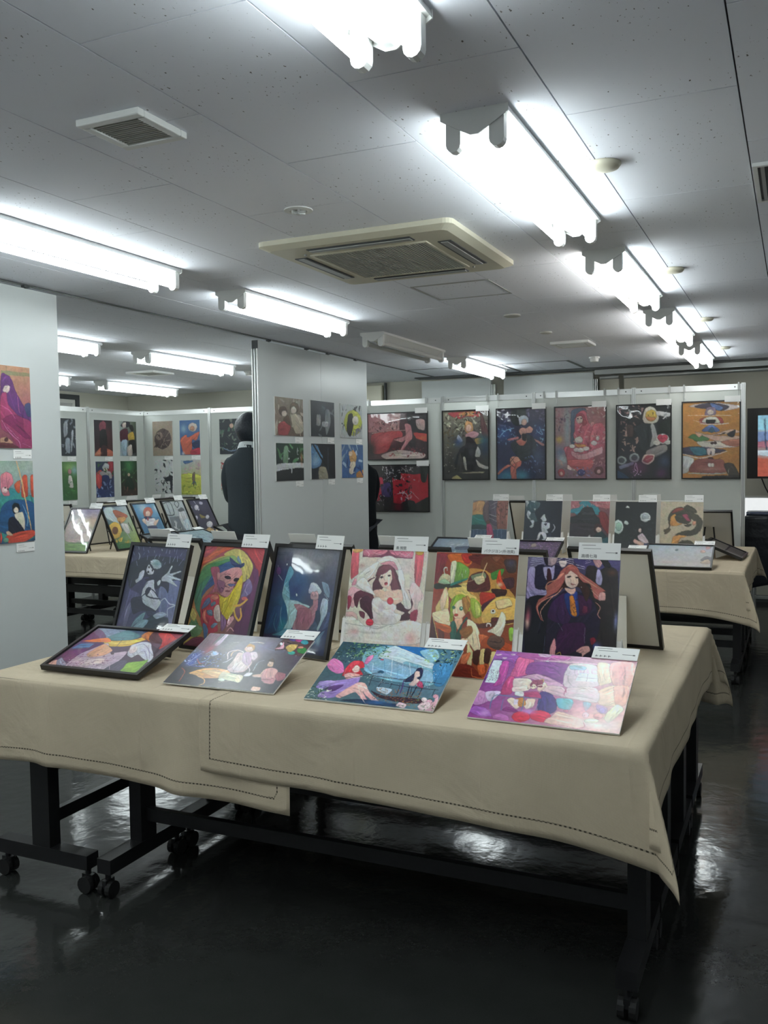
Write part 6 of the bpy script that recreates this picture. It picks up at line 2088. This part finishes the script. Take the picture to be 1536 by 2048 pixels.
# ---------------------------------------------------------------- people
def skin(name, V, E, m, parent=None, root=0, sub=2):
    """V: list of (x,y,z,rx,ry)"""
    bm = bmesh.new(); lay = bm.verts.layers.skin.verify(); vs = []
    for i, v in enumerate(V):
        q = bm.verts.new(v[:3]); q[lay].radius = (v[3], v[4] if len(v) > 4 else v[3]); q[lay].use_root = (i == root); vs.append(q)
    for a, b in E: bm.edges.new((vs[a], vs[b]))
    me = bpy.data.meshes.new(name); bm.to_mesh(me); bm.free(); me.materials.append(m)
    o = link(name, me, parent); s = o.modifiers.new('skin', 'SKIN'); s.use_smooth_shade = True; s.branch_smoothing = .6
    b = o.modifiers.new('sub', 'SUBSURF'); b.levels = sub; b.render_levels = sub
    return o
def person(loc, rz, H, label, top_m, coat=False, arms='folded', collar=True):
    p = thing('person', label, 'person', loc, rz); k = H / 1.75
    def S(v): return (v[0] * k, v[1] * k, v[2] * k) + tuple(q * k for q in v[3:])
    if arms == 'folded': ar = lambda s: [(s * .145, 0, 1.39, .05), (s * .17, -.005, 1.26, .044), (s * .168, .06, 1.09, .036), (s * .10, .19, 1.13, .034), (-s * .03, .23, 1.15, .026)]
    else: ar = lambda s: [(s * .185, 0, 1.40, .055), (s * .23, -.01, 1.25, .046), (s * .245, -.01, 1.12, .04), (s * .25, .04, .98, .034), (s * .245, .08, .87, .026)]
    V = [(0, 0, .93, .13, .10), (0, .0, 1.06, .125, .09), (0, -.01, 1.22, .125, .09), (0, -.01, 1.35, .125, .085), (0, -.01, 1.44, .09, .07), (0, .0, 1.50, .05, .052), (0, .015, 1.56, .058, .066), (0, .02, 1.64, .078, .092), (0, .01, 1.70, .06, .075)]
    E = [(i, i + 1) for i in range(8)]
    hand = []
    for s in (-1, 1):
        n = len(V); V += ar(s); E += [(3, n)] + [(n + i, n + i + 1) for i in range(4)]; w = n + 4; wp = Vector(V[w][:3]); dv = (wp - Vector(V[w - 1][:3])).normalized()
        sd = dv.cross(Vector((0, 0, 1))).normalized() if arms == 'folded' else Vector((0, 1, 0)); up = sd.cross(dv)
        pa = wp + dv * .05; V.append((*pa, .028, .018)); E.append((w, len(V) - 1)); pi = len(V) - 1
        wid = up if arms == 'folded' else sd
        for f in range(4):
            o_ = wid * (.024 - .016 * f); l_ = (.075, .085, .08, .062)[f]; a = pa + o_ + dv * .035; b = a + dv * l_ * .5; c = b + dv * l_ * .45 + (sd if arms == 'folded' else Vector((-s, 0, 0))) * .012
            q = len(V); V += [(*a, .0088), (*b, .008), (*c, .0068)]; E += [(pi, q), (q, q + 1), (q + 1, q + 2)]
        a = wp + wid * .032 + dv * .02; b = a + wid * .022 + dv * .03; q = len(V); V += [(*a, .012), (*b, .009)]; E += [(w, q), (q, q + 1)]
    for s in (-1, 1):
        n = len(V); V += [(s * .09, 0, .86, .085), (s * .095, .01, .66, .07), (s * .10, .015, .48, .052), (s * .10, -.01, .30, .05), (s * .10, -.02, .09, .036), (s * .105, .05, .04, .034), (s * .11, .13, .03, .028)]
        E += [(0, n)] + [(n + i, n + i + 1) for i in range(6)]
    skin('body', [S(v) for v in V], E, M['skin'], p)
    # top garment
    rings = [(.79, .168, .128), (.87, .165, .126), (.93, .172, .130), (1.05, .163, .124), (1.18, .168, .124), (1.30, .186, .124), (1.37, .192, .116), (1.41, .170, .106), (1.44, .118, .092), (1.47, .086, .080), (1.497, .076, .072)]
    if coat: rings = [(.55, .200, .150), (.75, .188, .145)] + rings
    NN = 28; P = []; F = []
    for z, rx, ry in rings:
        for j_ in range(NN):
            t_ = 2 * PI * j_ / NN; w_ = 1 + .012 * math.sin(5 * t_ + 9 * z)
            P.append((rx * math.cos(t_) * w_ * k, (ry * math.sin(t_) * w_ - .012) * k, (z + (.018 * math.sin(t_) * -1 if z > 1.4 else 0)) * k))
    for i_ in range(len(rings) - 1):
        for j_ in range(NN): F.append((i_ * NN + j_, i_ * NN + (j_ + 1) % NN, (i_ + 1) * NN + (j_ + 1) % NN, (i_ + 1) * NN + j_))
    gm_ = MB().add(P, F).build('coat' if coat else 'sweater', top_m, p, smooth=True)
    sb = gm_.modifiers.new('sub', 'SUBSURF'); sb.levels = 1; sb.render_levels = 1
    for s in (-1, 1):
        a = ar(s); V = [(s * .125, -.01, 1.37, .062), (*a[0][:3], .064), (*a[1][:3], .058), (*a[2][:3], .052), (*a[3][:3], .046), (*(Vector(a[3][:3]) * .25 + Vector(a[4][:3]) * .75), .038)]
        skin('sleeve', [S(v) for v in V], [(q, q + 1) for q in range(5)], top_m, gm_)
    for s in (-1,):
        V = [(0, 0, .95, .158, .125)]; E = []
        for s2 in (-1, 1):
            q = len(V); V += [(s2 * .09, 0, .84, .105), (s2 * .098, .01, .64, .088), (s2 * .10, .01, .46, .074), (s2 * .10, -.01, .28, .068), (s2 * .10, -.015, .10, .064)]; E += [(0, q)] + [(q + i, q + i + 1) for i in range(4)]
        skin('trousers', [S(v) for v in V], E, M['trouser'], p)
    for s in (-1, 1):
        V = [(s * .10, -.05, .04, .04, .038), (s * .10, .02, .045, .045, .042), (s * .108, .10, .032, .046, .03), (s * .11, .16, .026, .034, .024)]
        skin('shoe', [S(v) for v in V], [(0, 1), (1, 2), (2, 3)], M['shoe'], p)
    # hair: a full rounded cap
    hb = MB(); NU, NV = 22, 14; P = []; F = []
    for i in range(NV + 1):
        ph_ = PI * i / NV
        for j in range(NU):
            t_ = 2 * PI * j / NU; fr_ = max(0, math.sin(t_))     # +Y is the face side
            z = math.cos(ph_); rr = math.sin(ph_)
            low = z < -.15
            x = .106 * rr * math.cos(t_); y = .118 * rr * math.sin(t_)
            if low: y = min(y, .02 + .03 * z); x *= (1 - .22 * (-z)); 
            zz = .128 * z + (.05 * fr_ if low else 0)
            wob = 1 + .025 * math.sin(5 * t_ + 3 * ph_) + .015 * math.sin(11 * t_)
            P.append((x * wob * k, (y * wob + .005) * k, (1.635 + zz) * k))
    for i in range(NV):
        for j in range(NU): F.append((i * NU + j, i * NU + (j + 1) % NU, (i + 1) * NU + (j + 1) % NU, (i + 1) * NU + j))
    hb.add(P, F); h_ = hb.build('hair', M['hair'], p, smooth=True)
    fc = MB(); 
    for s in (-1, 1): fc.lathe([(.001, -.011), (.011, -.006), (.013, 0), (.011, .006), (.001, .011)], 10, (s * .032 * k, .103 * k, 1.625 * k))
    fc.build('eyes', M['card'], p)
    fn = MB().add([(x * k, y * k, z * k) for x, y, z in ((-.012, .105, 1.61), (.012, .105, 1.61), (0, .128, 1.597), (0, .108, 1.635), (0, .105, 1.59))], [(0, 1, 2), (0, 2, 3), (1, 3, 2), (0, 4, 1), (0, 3, 4), (1, 4, 3)]).build('nose', M['skin'], p, smooth=True)
    MB().box(-.02 * k, .02 * k, .096 * k, .108 * k, 1.563 * k, 1.571 * k).build('mouth', mat('lips', (.3, .1, .09), .5) if 'lips' not in bpy.data.materials else bpy.data.materials['lips'], p)
    if collar:
        cl_ = MB(); P = []; F = []; NN = 24
        for rr, z in ((.090, 1.458), (.074, 1.503), (.066, 1.505), (.072, 1.45)):
            for j in range(NN): t_ = 2 * PI * j / NN; P.append((rr * math.cos(t_) * k, (rr * .95 * math.sin(t_) - .004) * k, (z + .018 - .02 * math.sin(t_)) * k))
        for i in range(3):
            for j in range(NN): F.append((i * NN + j, i * NN + (j + 1) % NN, (i + 1) * NN + (j + 1) % NN, (i + 1) * NN + j))
        cl_.add(P, F).build('shirt_collar', M['shirt'], p, smooth=True)
    return p
person((-4.02, 6.22, 0), math.radians(18), 1.86, 'man seen from behind in a charcoal sweater over a white collar', M['knit'])
person((-3.875, 7.93, 0), math.radians(48), 1.72, 'person in a black coat mostly hidden behind the partition panel', M['coat'], coat=True, arms='folded', collar=False)
